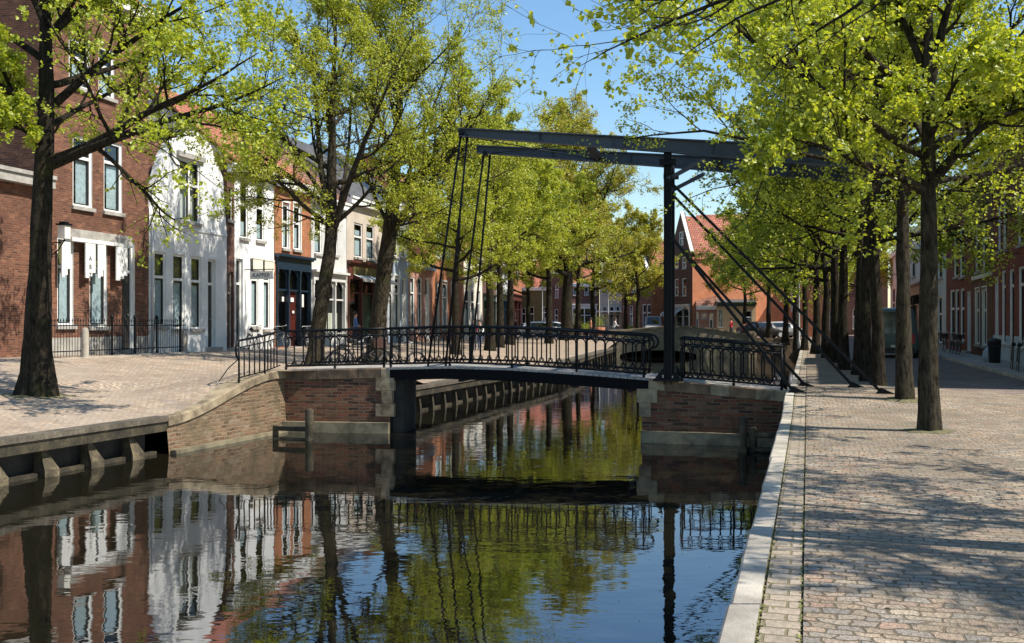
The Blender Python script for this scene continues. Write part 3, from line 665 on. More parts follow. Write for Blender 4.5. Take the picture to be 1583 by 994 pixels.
# ------------------------------------------------------------------ houses
def YL(px):
    k = (px-791)/F; Y = 22.05/(.25-k)
    return Y if Y <= 58.4 else 15.55/(.139-k)
def YR(px): return 7.91/((px-791)/F-.31)
def textmesh(txt, size, mat, parent, loc, rot, name='lettering', sx=1):
    cu = bpy.data.curves.new(name, 'FONT'); cu.body = txt; cu.size = size; cu.extrude = .002; cu.align_x = 'CENTER'; cu.align_y = 'CENTER'
    tmp = bpy.data.objects.new('tmp', cu); link(tmp); dg = bpy.context.evaluated_depsgraph_get()
    me = bpy.data.meshes.new_from_object(tmp.evaluated_get(dg)); bpy.data.objects.remove(tmp); bpy.data.curves.remove(cu)
    me.name = name; me.materials.clear(); me.materials.append(mat); o = bpy.data.objects.new(name, me); link(o)
    o.location = loc; o.rotation_euler = rot; o.scale = (sx, 1, 1); o.parent = parent; return o
def wall_with_holes(L, z1, holes, depth, mats, clip=None, zb=-.5, rec=.14, niche=.6, plinth=None, side_h=None):
    """holes: (x0,x1,z0,z1). slots: 0 wall, 1 dark interior, 2 reveal, 3 plinth, 4 side wall"""
    bm = bmesh.new()
    xs_ = sorted({0., L} | {h[0] for h in holes} | {h[1] for h in holes}); zs = sorted({zb, z1} | {h[2] for h in holes} | {h[3] for h in holes} | ({plinth} if plinth else set()))
    def q(pts, mi):
        f_ = bm.faces.new([bm.verts.new(p) for p in pts]); f_.material_index = mi
    for i in range(len(xs_)-1):
        for j in range(len(zs)-1):
            a, b_, c, d = xs_[i], xs_[i+1], zs[j], zs[j+1]; mx, mz = (a+b_)/2, (c+d)/2
            if b_-a < 1e-5 or d-c < 1e-5: continue
            if any(h[0] < mx < h[1] and h[2] < mz < h[3] for h in holes): continue
            q([(a, 0, c), (b_, 0, c), (b_, 0, d), (a, 0, d)], 3 if plinth and mz < plinth else 0)
    for (a, b_, c, d) in holes:
        q([(a, 0, c), (a, 0, d), (a, rec, d), (a, rec, c)], 2); q([(b_, 0, d), (b_, 0, c), (b_, rec, c), (b_, rec, d)], 2)
        q([(a, 0, d), (b_, 0, d), (b_, rec, d), (a, rec, d)], 2); q([(b_, 0, c), (a, 0, c), (a, rec, c), (b_, rec, c)], 2)
        q([(a, rec, c), (a, rec, d), (a, niche, d), (a, niche, c)], 1); q([(b_, rec, d), (b_, rec, c), (b_, niche, c), (b_, niche, d)], 1)
        q([(a, rec, d), (b_, rec, d), (b_, niche, d), (a, niche, d)], 1); q([(b_, rec, c), (a, rec, c), (a, niche, c), (b_, niche, c)], 1)
        q([(a, niche, c), (b_, niche, c), (b_, niche, d), (a, niche, d)], 1)
    if clip:                                     # convex gable outline
        bmesh.ops.remove_doubles(bm, verts=bm.verts, dist=1e-5)
        for (x0, z0), (x1, z1_) in zip(clip[:-1], clip[1:]):
            n = Vector((-(z1_-z0), 0, x1-x0))
            bmesh.ops.bisect_plane(bm, geom=bm.verts[:]+bm.edges[:]+bm.faces[:], plane_co=(x0, 0, z0), plane_no=n, clear_outer=True)
        T = .28                                  # thickness of the parapet and its back
        for (x0, z0), (x1, z1_) in zip(clip[:-1], clip[1:]): q([(x0, 0, z0), (x1, 0, z1_), (x1, T, z1_), (x0, T, z0)], 0)
        q([(x, T, z) for x, z in clip], 0)
    sh = side_h or z1
    q([(0, 0, zb), (0, 0, sh), (0, depth, sh), (0, depth, zb)], 4); q([(L, 0, sh), (L, 0, zb), (L, depth, zb), (L, depth, sh)], 4)
    q([(0, depth, zb), (0, depth, sh), (L, depth, sh), (L, depth, zb)], 4)
    me = bpy.data.meshes.new('wall'); bm.to_mesh(me); bm.free()
    for m in mats: me.materials.append(m)
    o = bpy.data.objects.new('wall', me); return link(o)
def add_window(root, x0, x1, z0, z1, frame='wpaint', sash='door_dark', transom=.62, bar=False, curtain=.6, cmat='curtain', sill=True, surround=0, arch=False, blind=False, rec=.10, louv=False):
    w_ = x1-x0; h = z1-z0; fw = min(.09, w_*.12)
    mb = MB()
    mb.box(x0+.002, x0+fw, rec-.05, rec+.03, z0+.002, z1-.002); mb.box(x1-fw, x1-.002, rec-.05, rec+.03, z0+.002, z1-.002)
    mb.box(x0+fw, x1-fw, rec-.05, rec+.03, z1-fw, z1-.002); mb.box(x0+fw, x1-fw, rec-.05, rec+.03, z0+.002, z0+fw*.8)
    if transom: zt = z0+h*transom; mb.box(x0+fw, x1-fw, rec-.06, rec+.03, zt-.05, zt+.05)
    if bar: xm = (x0+x1)/2; mb.box(xm-.05, xm+.05, rec-.055, rec+.03, z0+fw*.8, z1-fw)
    if surround:
        s_ = surround
        mb.box(x0-s_, x0-.001, -.03, .02, z0, z1+s_); mb.box(x1+.001, x1+s_, -.03, .02, z0, z1+s_); mb.box(x0-s_*1.2, x1+s_*1.2, -.05, .02, z1+s_+.002, z1+s_*2)
    if arch:
        n = 8; r_ = w_/2-.003; xm = (x0+x1)/2; zc = z1-r_*.7
        for sg in (-1, 1):
            pts = [(xm+sg*r_, z1-.002)]+[(xm+sg*r_*math.cos(a), zc+r_*.69*math.sin(a)) for a in [k*math.pi/2/n for k in range(n+1)]]
            mb.prism(pts, .03, rec-.06)
    fo = mb.build('window', M[frame], root)
    # dark inner sash
    mb = MB(); a = x0+fw; b_ = x1-fw; sw = .045
    cells = [(a, b_)] if not bar else [(a, (x0+x1)/2-.05), ((x0+x1)/2+.05, b_)]
    rows = [(z0+fw*.8, z1-fw)] if not transom else [(z0+fw*.8, z0+h*transom-.05), (z0+h*transom+.05, z1-fw)]
    for (ca, cb_) in cells:
        for (ra, rb_) in rows:
            mb.box(ca+.001, ca+sw, rec-.03, rec+.02, ra+.001, rb_-.001); mb.box(cb_-sw, cb_-.001, rec-.03, rec+.02, ra+.001, rb_-.001)
            mb.box(ca+sw, cb_-sw, rec-.03, rec+.02, ra+.001, ra+sw); mb.box(ca+sw, cb_-sw, rec-.03, rec+.02, rb_-sw, rb_-.001)
    mb.build('sash', M[sash], fo)
    mb = MB(); mb.quad((a, rec+.004, z0+fw*.8), (b_, rec+.004, z0+fw*.8), (b_, rec+.004, z1-fw), (a, rec+.004, z1-fw)); mb.build('pane', M['glass'], fo)
    if curtain:
        mb = MB(); n = 14; c0 = z0+.05; c1 = z0+h*curtain
        for i in range(n):
            a_ = a+(b_-a)*.28; u0 = a_+(b_-a_)*i/n; u1 = a_+(b_-a_)*(i+1)/n; y0 = rec+.04+.015*(i % 2); y1 = rec+.04+.015*((i+1) % 2)
            mb.quad((u0, y0, c0), (u1, y1, c0), (u1, y1, c1), (u0, y0, c1))
        mb.build('curtain', M[cmat], fo)
    if blind:
        mb = MB(); mb.quad((a, rec+.07, z0+h*.64), (b_, rec+.05, z0+h*.64), (b_, rec+.05, z1-fw), (a, rec+.05, z1-fw)); mb.build('blind', M['blind'], fo)
    if sill:
        mb = MB(); mb.box(x0-.08, x1+.08, -.10, rec-.05, z0-.12, z0-.002); mb.build('sill', M['sill'], fo)
    return fo
def add_door(root, x0, x1, z0, z1, mat='door_dark', frame='wpaint', light=.28, rec=.16):
    mb = MB(); fw = .08; h = z1-z0; zt = z1-h*light
    mb.box(x0+.002, x0+fw, rec-.05, rec+.03, z0, z1-.002); mb.box(x1-fw, x1-.002, rec-.05, rec+.03, z0, z1-.002); mb.box(x0+fw, x1-fw, rec-.05, rec+.03, z1-fw, z1-.002)
    mb.box(x0+fw, x1-fw, rec-.06, rec+.03, zt-.05, zt+.05)
    fo = mb.build('door_frame', M[frame], root)
    mb = MB(); mb.quad((x0+fw, rec+.004, zt+.05), (x1-fw, rec+.004, zt+.05), (x1-fw, rec+.004, z1-fw), (x0+fw, rec+.004, z1-fw)); mb.build('pane', M['glass'], fo)
    mb = MB(); a, b_ = x0+fw+.003, x1-fw-.003; mb.box(a, b_, rec, rec+.05, z0+.02, zt-.052)
    w_ = b_-a; hh = zt-z0
    for (u0, u1, v0, v1) in ((.14, .86, .08, .40), (.14, .86, .48, .93)):
        for q in (0, 1): mb.box(a+w_*u0+.04*q, a+w_*u1-.04*q, rec-.014-.012*q, rec-.001-.014*q, z0+hh*v0+.04*q, z0+hh*v1-.04*q)
    d = mb.build('door', M[mat], root)
    mb = MB(); mb.tube([(b_-.1, rec-.001, z0+hh*.44), (b_-.1, rec-.06, z0+hh*.44), (b_-.2, rec-.06, z0+hh*.44)], .014, 5); mb.build('handle', M['chrome'], d)
    mb = MB(); mb.box(x0-.1, x1+.1, -.28, rec-.05, z0-.16, z0-.004); mb.build('doorstep', M['sill'], root)
def add_shop(root, x0, x1, z0, z1, mat, n=3, door=1, doormat='door_red', fasc=.16, arch=False, pmat=None, curtain=None):
    h = z1-z0; zf = z1-h*fasc; mb = MB(); rec = .14
    mb.box(x0+.002, x1-.002, -.10, .06, zf, z1-.10); mb.box(x0-.10, x1+.10, -.30, .06, z1-.098, z1+.02); mb.box(x0-.05, x1+.05, -.2, .05, z1-.17, z1-.1)
    cols = [x0+(x1-x0)*i/n for i in range(n+1)]; pw = .11
    for i, c in enumerate(cols):
        a = c-pw/2 if 0 < i < n else (c+.002 if i == 0 else c-pw-.002)
        mb.box(a, a+pw, -.09, .10, z0, zf-.003); mb.box(a-.02, a+pw+.02, -.12, -.092, z0, z0+.35); mb.box(a-.02, a+pw+.02, -.12, -.092, zf-.2, zf-.005)
    zr = z0+h*.16; zt = z0+h*.62
    for i in range(n):
        a, b_ = cols[i]+pw*.5+(.06 if i == 0 else 0), cols[i+1]-pw*.5-(.06 if i == n-1 else 0)
        if i != door: mb.box(a+.001, b_-.001, .0, .10, z0, zr); mb.box(a-.03, b_+.03, -.07, -.003, zr-.07, zr)
        mb.box(a+.001, b_-.001, .02, .09, zt-.04, zt+.04)
        if arch:
            m_ = 8; r_ = (b_-a)/2-.002; xm = (a+b_)/2; zc = zf-.004-r_*.8
            for sg in (-1, 1): mb.prism([(xm+sg*r_, zf-.004)]+[(xm+sg*r_*math.cos(k*math.pi/2/m_), zc+r_*.79*math.sin(k*math.pi/2/m_)) for k in range(m_+1)], .03, .08)
    fo = mb.build('shopfront', M[mat], root)
    for i in range(n):
        a, b_ = cols[i]+pw*.5+.01, cols[i+1]-pw*.5-.01
        mb = MB(); mb.quad((a, rec, zr if i != door else zt), (b_, rec, zr if i != door else zt), (b_, rec, zf-.01), (a, rec, zf-.01)); mb.build('pane', M['glass'], fo)
        if i == door:
            mb = MB(); mb.box(a, b_, rec+.02, rec+.07, z0+.03, zt-.045); mb.box(a+.12, b_-.12, rec-.0, rec+.018, z0+.3, z0+1.0)
            d = mb.build('door', M[doormat], fo)
        elif curtain:
            mb = MB(); mb.quad((a, rec+.25, zr), (b_, rec+.25, zr), (b_, rec+.25, zr+(zt-zr)*.6), (a, rec+.25, zr+(zt-zr)*.6)); mb.build('display', M[curtain], fo)
    mb = MB(); mb.box(cols[door]-.1, cols[door+1]+.1, -.45, -.093, z0-.35, z0-.02); mb.build('doorstep', M['sill'], fo)
    return fo
def house(label, a, b, eave, mats, ops, YF=YL, depth=9, roof='roof_red', gable=None, name='house', cat='house', ridge=None, plinth=None, cornice='wpaint', z0=None, group=None, PQ=None):
    if PQ: P, Q = Vector(PQ[0]), Vector(PQ[1])
    else: P = Vector((X(a, YF(a)), YF(a))); Q = Vector((X(b, YF(b)), YF(b)))
    L = (Q-P).length; t2 = (Q-P)/L
    if z0 is None: z0 = zhouse(min(P.y, Q.y)) if YF is YL else zright(P.x, P.y)+.1
    root = tag(empty(name, (P.x, P.y, z0), math.atan2(t2.y, t2.x)), label, cat, group)
    def loc(px, y):
        k = (px-791)/F; den = (t2.y*k-t2.x); s_ = (P.x-k*P.y)/den if abs(den) > 1e-6 else 0
        D = P.y+t2.y*s_; return s_, Zy(y, D)-z0
    holes = []; todo = []
    for op in ops:
        kind, pa, pb, yt, yb = op[:5]; kw = op[5] if len(op) > 5 else {}
        if kw.pop('raw', False): xa, xb, za, zb_ = pa, pb, yb, yt
        else:
            pm = (pa+pb)/2; xa, xb = loc(pa, 500)[0], loc(pb, 500)[0]; zb_ = loc(pm, yt)[1]; za = loc(pm, yb)[1]
        if kind in ('door', 'shop'): za = max(.0, za)
        if kind == 'door': za = .12
        if kind == 'shop': za = .06
        if plinth and abs(za-plinth) < .05: za = plinth
        holes.append((xa, xb, za, zb_)); todo.append((kind, xa, xb, za, zb_, kw))
    ml = [M[mats[0]], M['interior'], M[mats[1]], M[mats[2]], M[mats[3] if len(mats) > 3 else mats[0]]]
    clip = None; side_h = eave; ztop = eave
    if gable:
        clip = [loc(*p) for p in gable]; clip[0] = (0, clip[0][1]); clip[-1] = (L, clip[-1][1]); ztop = max(z for x, z in clip)+.01; side_h = min(clip[0][1], clip[-1][1])-.1
    wo = wall_with_holes(L, ztop, holes, depth, ml, clip, plinth=plinth, side_h=side_h); wo.parent = root
    for kind, xa, xb, za, zb_, kw in todo:
        if kind == 'win': add_window(root, xa, xb, za, zb_, **kw)
        elif kind == 'door': add_door(root, xa, xb, za, zb_, **kw)
        else: add_shop(root, xa, xb, za, zb_, **kw)
    mb = MB()
    if gable:
        hr = ztop-.35; xm = L/2; th = .12; o_ = .15
        for (x0, x1, za, zb_) in ((-o_, xm, side_h-.12, hr), (L+o_, xm, side_h-.12, hr)):
            vs = [(x0, .281, za), (x1, .281, zb_), (x1, depth, zb_), (x0, depth, za)]
            vs += [(x, y, z-th) for x, y, z in vs]; mb.add(vs, [(0,1,2,3),(7,6,5,4),(0,4,5,1),(1,5,6,2),(2,6,7,3),(3,7,4,0)])
        mb.add([(0, depth-.01, side_h), (L, depth-.01, side_h), (xm, depth-.01, hr)], [(0, 1, 2)])
    else:
        rz_ = ridge if ridge else eave+depth*.42; ym = depth/2
        for (y0, y1) in ((-.22, ym), (depth+.22, ym)):
            vs = [(-.03, y0, eave-.02), (L+.03-.005, y0, eave-.02), (L+.025, y1, rz_), (-.03, y1, rz_)]
            vs += [(x, y, z-.12) for x, y, z in vs]; mb.add(vs, [(0,1,2,3),(7,6,5,4),(0,4,5,1),(1,5,6,2),(2,6,7,3),(3,7,4,0)])
        for x in (.0, L): wo_ = mb.add([(x, 0, eave-.1), (x, depth, eave-.1), (x, ym, rz_-.1)], [(0, 1, 2)], 1)
    ro = mb.build('roof', [M[roof], ml[4]], root)
    if ops is not None and not gable:
        mb = MB(); mb.box(.005, L-.005, -.30, -.003, eave-.42, eave-.15); mb.box(.005, L-.005, -.36, -.02, eave-.148, eave-.03); mb.build('cornice', M[cornice], root)
    return root, loc, L
def chimney(root, x, y, z, mat='brick_brown'):
    mb = MB(); mb.box(x-.35, x+.35, y-.3, y+.3, z-1.6, z+.9); mb.box(x-.42, x+.42, y-.37, y+.37, z+.9, z+1.02)
    for dx in (-.18, .18): mb.lathe([(.1, 0), (.12, .3), (.09, .35)], (x+dx, y, z+1.0), 8)
    mb.build('chimney', M[mat], root)
def drainpipe(root, x, z1):
    mb = MB(); mb.tube([(x, -.07, z1), (x, -.07, .0)], .045, 7); mb.build('drainpipe', M['grey'], root)
W = lambda a, b, t, c, **k: ('win', a, b, t, c, k)
# annex at the far left
r, loc, L = house('low brown brick annex with a flat grey roof edge at the far left', -40, 73, 5.6, ('brick_brown', 'wpaint', 'brick_dark'), [], depth=7, roof='roof_grey', ridge=5.75, cornice='sill')
# 1 tall brown brick house
r, loc, L = house('tall brown brick house with hanging white boards beside its ground floor windows', 75, 229, 12.3, ('brick_brown', 'wpaint', 'sill'),
  [W(88, 113, 366, 503, transom=.66, curtain=.64, blind=True), W(138, 165, 368, 505, transom=.66, curtain=.64, blind=True), ('door', 188, 208, 374, 545, {}),
   W(112, 142, 212, 320, transom=.7, curtain=.68), W(160, 188, 220, 328, transom=.7, curtain=.68), W(106, 138, 62, 135, transom=.6, curtain=.5), W(152, 176, 74, 150, transom=.6, curtain=.5)], plinth=.55, depth=10)
chimney(r, 2.0, 5, 16)
mb = MB(); (xa, za), (xb, _) = loc(100, 352), loc(196, 362); mb.box(xa, xb, -.22, -.003, za-.30, za-.02); mb.build('lintel', M['sill'], r)
mb = MB(); mb.box(xa+.02, xb-.02, -.26, -.004, za-.42, za-.305); mb.build('lintel_edge', M['wpaint'], r)
for (pa, pb, yt, yb, txt) in ((84, 97, 373, 428, ''), (121, 136, 370, 430, 'ABTRF'), (140, 152, 362, 430, ''), (169, 186, 370, 434, "'iv")):
    (x0, z1), (x1, z2) = loc(pa, yt), loc(pb, yb); z2 = loc((pa+pb)/2, yb)[1]; z1 = min(z1, za-.44); mb = MB(); w_ = (x1-x0)/3
    for q in range(3): mb.box(x0+w_*q+(.001 if q else 0), x0+w_*(q+1), -.27-.004*q, -.23, z2+(.0, .06, .0)[q]+(.35 if (q == 2 and not txt) else 0)+(.18 if (q == 2 and txt) else 0), z1)
    bo = mb.build('hanging_board', M['wpaint'], r)
    for i, ch in enumerate(txt): textmesh(ch, .21, M['ink'], bo, ((x0+x1)/2-.02, -.284, z1-.50-.27*i), (R(90), 0, 0))
# iron lantern bracket with white lamp, by the first windows
(x0, z1) = loc(92, 358); x0 -= .05
t = tag(empty('wall_lantern', tuple(r.matrix_world @ Vector((0, 0, 0)))), 'white box lantern on a curled iron bracket on the brown brick house', 'lantern')
bpy.context.view_layer.update(); mw = r.matrix_world.copy(); base = mw @ Vector((x0-.5, 0, z1-.4)); t.location = base; t.rotation_euler = r.rotation_euler
mb = MB(); mb.box(-.13, .13, -.73, -.47, .12, .52); mb.build('lamp_glass', M['lampglass'], t)
mb = MB(); mb.box(-.17, .17, -.77, -.43, .525, .58); mb.box(-.1, .1, -.70, -.50, .585, .64); mb.tube([(0, -.6, .11), (0, -.6, .02), (0, 0, -.02)], .018, 5)
mb.tube([(0, 0, -.40), (0, -.2, -.36), (0, -.42, -.2), (0, -.56, .0)], .02, 5); mb.tube([(0, -.2+.09*math.cos(a), -.14+.09*math.sin(a)) for a in [k*math.pi/5 for k in range(10)]], .014, 4, closed=True)
mb.tube([(0, -.003, -.5), (0, -.003, .1)], .025, 5); mb.build('bracket', M['iron'], t)
# white gable house
r, loc, L = house('white rendered house with a pointed gable and a tall double upper window', 230, 350, 7, ('white', 'white', 'white'),
  [W(277, 309, 248, 343, bar=True, transom=.6, curtain=0, surround=.0), W(238, 256, 389, 504, transom=.66, curtain=.62, blind=True), W(267, 285, 393, 508, transom=.66, curtain=.62, blind=True),
   W(295, 311, 397, 508, transom=.66, curtain=.6, blind=True), ('door', 321, 333, 401, 545, {})], gable=[(230, 322), (249, 243), (261, 221), (295, 203), (302, 203), (324, 222), (344, 275), (350, 362)], roof='roof_brown', depth=9)
drainpipe(r, .12, 5.0)
mb = MB(); (x0, z1) = loc(229, 408); mb.box(.02, L-.02, -.04, -.003, loc(290, 354)[1]-.05, loc(290, 354)[1]+.05); mb.build('string_course', M['white'], r)
mb = MB(); mb.box(loc(272, 0)[0], loc(314, 0)[0], -.12, -.003, loc(292, 246)[1], loc(292, 240)[1]+.05); mb.build('hood_mould', M['sill'], r)
chimney(r, L*.5, 6, 9.6)
# narrow passage house
r, loc, L = house('very narrow dark brick passage house with a dark door between two white houses', 350.4, 361.6, 7.9, ('brick_dark', 'brick_dark', 'brick_dark'), [('door', 352, 360, 420, 545, {'frame': 'sill'}), W(353, 359, 290, 340, transom=.5, curtain=0)], roof='roof_brown', depth=9, ridge=10)
# white house with two flat awnings
r, loc, L = house('white house with cream valances over its two narrow ground floor windows', 362, 423, 8.0, ('white', 'white', 'grey'),
  [W(371, 383, 282, 368, transom=.6, curtain=.3), W(396, 408, 288, 372, transom=.6, curtain=.3), ('door', 364.5, 375, 400, 545, {}), W(388, 399, 408, 505, transom=.75, curtain=.7), W(407, 417, 410, 507, transom=.75, curtain=.7)], roof='roof_red', depth=9, plinth=.9)
for pa, pb, yt in ((386, 401, 401), (404, 419, 404)):
    x0, x1 = loc(pa, 0)[0], loc(pb, 0)[0]; z1 = loc((pa+pb)/2, yt)[1]; mb = MB(); n = 9
    for i in range(n):
        u0 = x0+(x1-x0)*i/n; u1 = x0+(x1-x0)*(i+1)/n-.003; um = (u0+u1)/2
        mb.prism([(u0, z1), (u0, z1-.42), (um, z1-.52), (u1, z1-.42), (u1, z1)], -.16-.004*(i % 2), -.14)
    mb.box(x0, x1, -.18, -.003, z1, z1+.06); mb.build('valance', M['cream'], r)
bpy.context.view_layer.update()
(x0, z1) = loc(378, 424); t = tag(empty('hanging_sign', r.matrix_world @ Vector((x0, 0, z1)), r.rotation_euler.z), 'small white sign board sticking out from the white house with valances', 'sign')
mb = MB(); mb.box(-.03, .03, -1.35, -.25, -.22, .12); so = mb.build('board', M['wpaint'], t)
mb = MB(); mb.tube([(0, 0, .2), (0, -1.38, .2)], .02, 5); mb.tube([(0, -.3, .2), (0, -.3, .12)], .012, 4); mb.tube([(0, -1.3, .2), (0, -1.3, .12)], .012, 4); mb.build('bracket', M['iron'], t)
textmesh('KAPPER', .24, M['ink'], so, (-.033, -.8, -.05), (R(90), 0, R(-90)))
# orange brick house with navy shop
r, loc, L = house('orange brick house above a navy blue shopfront with a red door', 424, 480, 7.9, ('brick_orange', 'wpaint', 'sill'),
  [W(436, 446, 316, 384, transom=.6, curtain=.5, surround=.08), W(453, 464, 318, 386, transom=.6, curtain=.5, surround=.08), ('shop', 425.5, 478.5, 396, 530, dict(mat='navy', n=3, door=1, arch=True))], roof='roof_red', depth=9)
for u, v, ww, hh in ((.27, .56, .2, .22), (.52, .56, .32, .2), (.55, .42, .2, .12), (.82, .5, .2, .62)):
    mb = MB(); mb.box(L*u-ww/2, L*u+ww/2, .10, .105, 3.9*v, 3.9*v+hh); mb.build('notice', M['wpaint'], r)
# light grey house
r, loc, L = house('light grey rendered house with a white panelled shopfront behind the leaning tree', 480.5, 535, 7.6, ('grey', 'wpaint', 'sill'),
  [W(486, 497, 335, 392, transom=.6, curtain=.5), W(512, 522, 338, 394, transom=.6, curtain=.5), ('shop', 482, 532, 420, 529, dict(mat='grey', n=3, door=0, doormat='wpaint', arch=True, curtain='cream', fasc=.13))], roof='roof_brown', depth=9)
# greige house, maroon/olive shop
r, loc, L = house('beige house with an open dark maroon shopfront under an olive fascia', 535.5, 598, 8.1, ('greige', 'brick_pink', 'maroon'),
  [W(547, 560, 345, 398, transom=.6, curtain=.8, frame='wpaint'), W(566, 578, 348, 401, transom=.6, curtain=.8), ('shop', 536.5, 595, 407, 528, dict(mat='maroon', n=3, door=1, doormat='green', fasc=.22))], roof='roof_grey', depth=9)
mb = MB(); mb.box(.6, L-.1, -.14, -.105, loc(565, 424)[1]-.1, loc(565, 411)[1]-.12); mb.build('fascia_board', M['olive'], r)
mb = MB(); z1 = loc(565, 424)[1]; mb.add([(.6, -.12, z1-.1), (L-.1, -.12, z1-.1), (L-.1, -.7, z1-.35), (.6, -.7, z1-.35)], [(0, 1, 2, 3)]); mb.add([(.6, -.7, z1-.36), (L-.1, -.7, z1-.36), (L-.1, -.7, z1-.5), (.6, -.7, z1-.5)], [(0, 1, 2, 3)]); mb.build('awning', M['grey'], r)
# blue-grey
r, loc, L = house('blue grey rendered house with white window surrounds', 598.5, 631, 8.6, ('blue', 'wpaint', 'sill'),
  [W(606, 614, 350, 396, transom=.6, curtain=.8, surround=.12), W(619, 626, 352, 398, transom=.6, curtain=.8, surround=.12), W(600.5, 606, 428, 512, transom=.7, curtain=.8, surround=.1), W(609, 616, 429, 512, transom=.7, curtain=.8, surround=.1), ('door', 621.5, 627, 430, 520, {'mat': 'wpaint'})], roof='roof_grey', depth=9)
# pink brick with grey cornice
r, loc, L = house('low pink brick house with three white framed doors and a blue grey cornice', 631.5, 668, 5.4, ('brick_pink', 'wpaint', 'sill'),
  [W(634, 640, 428, 510, transom=.7, curtain=.9), W(645, 651, 429, 511, transom=.7, curtain=.9), ('door', 657, 663, 430, 520, {'mat': 'wpaint'})], roof='roof_grey', depth=9, ridge=7, cornice='blue')
# orange brick tall
r, loc, L = house('tall orange brick house with cream window surrounds seen through the bridge rods', 668.5, 716, 9.6, ('brick_orange', 'cream', 'sill'),
  [W(673, 681, 345, 398, transom=.6, curtain=.7, surround=.1), W(689, 697, 350, 402, transom=.6, curtain=.7, surround=.1), W(704, 711, 355, 406, transom=.6, curtain=.7, surround=.1), W(683, 690, 438, 510, transom=.7, curtain=.9, surround=.12, arch=True), W(697, 703, 440, 510, transom=.7, curtain=.9, surround=.12, arch=True), ('door', 673, 679, 435, 520, {})], roof='roof_red', depth=10)
r, loc, L = house('white rendered house past the tall orange brick one', 716.5, 745, 7.6, ('cream', 'wpaint', 'sill'),
  [W(719, 724, 448, 508, transom=.7, curtain=.5), W(728, 733, 449, 508, transom=.7, curtain=.5), ('door', 737, 742, 450, 518, {}), W(721, 726, 385, 420, transom=.6), W(733, 738, 388, 422, transom=.6)], roof='roof_red', depth=9)
# farther row on the left, set on toward the far square
fx = [(745.4, 766, 8.2, 'brick_dark', 'dark brick shop with a deep green front in the far left row', 'green'), (766.4, 787, 7.4, 'grey', 'grey rendered far left house with a dark shopfront', 'navy'), (787.4, 806, 8.6, 'brick_orange', 'far left orange brick house near the square', 'maroon')]
for a, b_, ev, mt, lb, sm_ in fx:
    c = (a+b_)/2; yb = 516
    house(lb, a, b_, ev, (mt, 'wpaint', 'sill'), [('shop', a+1, b_-1, 455, yb, dict(mat=sm_, n=3, door=1, doormat='door_dark')), W(a+3, a+7, 392, 428, curtain=.4), W(b_-8, b_-4, 396, 430, curtain=.4)], depth=9)

# houses closing the view beyond the second bridge (facades face the camera)
def Pt(px, D): return (X(px, D), D)
r, loc, L = house('brown brick shop with a wide pale glazed front behind the big middle tree', 0, 0, 6.2, ('brick_dark', 'wpaint', 'sill'),
   [('shop', 884, 922, 470, 512, dict(mat='wpaint', n=4, door=2, doormat='door_dark')), W(886, 892, 436, 456, curtain=.3), W(903, 909, 436, 456, curtain=.3), W(915, 921, 436, 456, curtain=.3)], PQ=(Pt(880, 118), Pt(926, 118)), z0=1.33)
r, loc, L = house('green fronted far house with a white window left of the big middle tree', 0, 0, 5.8, ('olive', 'wpaint', 'sill'),
   [W(792, 800, 476, 500, curtain=0), W(806, 812, 476, 500, curtain=0), ('door', 818, 825, 474, 512, {}), W(838, 846, 474, 498, curtain=.3)], PQ=(Pt(790, 122), Pt(853, 121)), z0=1.33, roof='roof_red')
r, loc, L = house('dark red brick far house between green house and pale shop', 0, 0, 7.8, ('brick_dark', 'wpaint', 'sill'),
   [W(857, 862, 478, 503, curtain=.4), W(868, 873, 478, 503, curtain=.4), W(858, 863, 440, 460), W(870, 875, 440, 460)], PQ=(Pt(853.5, 120), Pt(879.6, 119)), z0=1.33)
r, loc, L = house('pale far house with a white canopy right of the pale glazed shop', 0, 0, 6.6, ('greige', 'wpaint', 'sill'),
   [W(931, 937, 474, 505, curtain=.5), W(942, 948, 474, 505, curtain=.5), W(952, 957, 474, 505, curtain=.5), W(931, 937, 434, 455), W(944, 950, 434, 455)], PQ=(Pt(926.5, 116), Pt(960, 115)), z0=1.33, roof='roof_brown')
mb = MB(); mb.box(.3, 2.8, -2.2, -.02, 2.6, 2.75); mb.build('canopy', M['wpaint'], r)
r, loc, L = house('brown brick far house with tall white windows left of the white barge board roof', 0, 0, 7.0, ('brick_brown', 'wpaint', 'sill'),
   [W(963, 968, 472, 508, curtain=.5), W(973, 978, 472, 508, curtain=.5), ('door', 983, 988, 474, 512, {}), W(964, 969, 430, 452), W(978, 983, 430, 452)], PQ=(Pt(960.5, 112), Pt(990, 110)), z0=1.33)
r, loc, L = house('brown gabled house with steep red roof and white barge board left of the iron post', 0, 0, 6, ('brick_brown', 'wpaint', 'sill', 'brick_orange'),
   [W(993, 998, 470, 506, curtain=.5), W(1000, 1005, 470, 506, curtain=.5)], PQ=(Pt(985, 108), Pt(1008, 101)), z0=1.33, gable=[(985, 432), (989, 378), (991, 376), (1008, 430)], roof='roof_red', depth=10)
mb = MB(); (a, za), (c, zc) = loc(990, 377), loc(1008, 430); mb.beam((a, -.06, za), (c, -.06, zc), .14, .5, up=(0, 1, 0)); mb.build('barge_board', M['wpaint'], r)
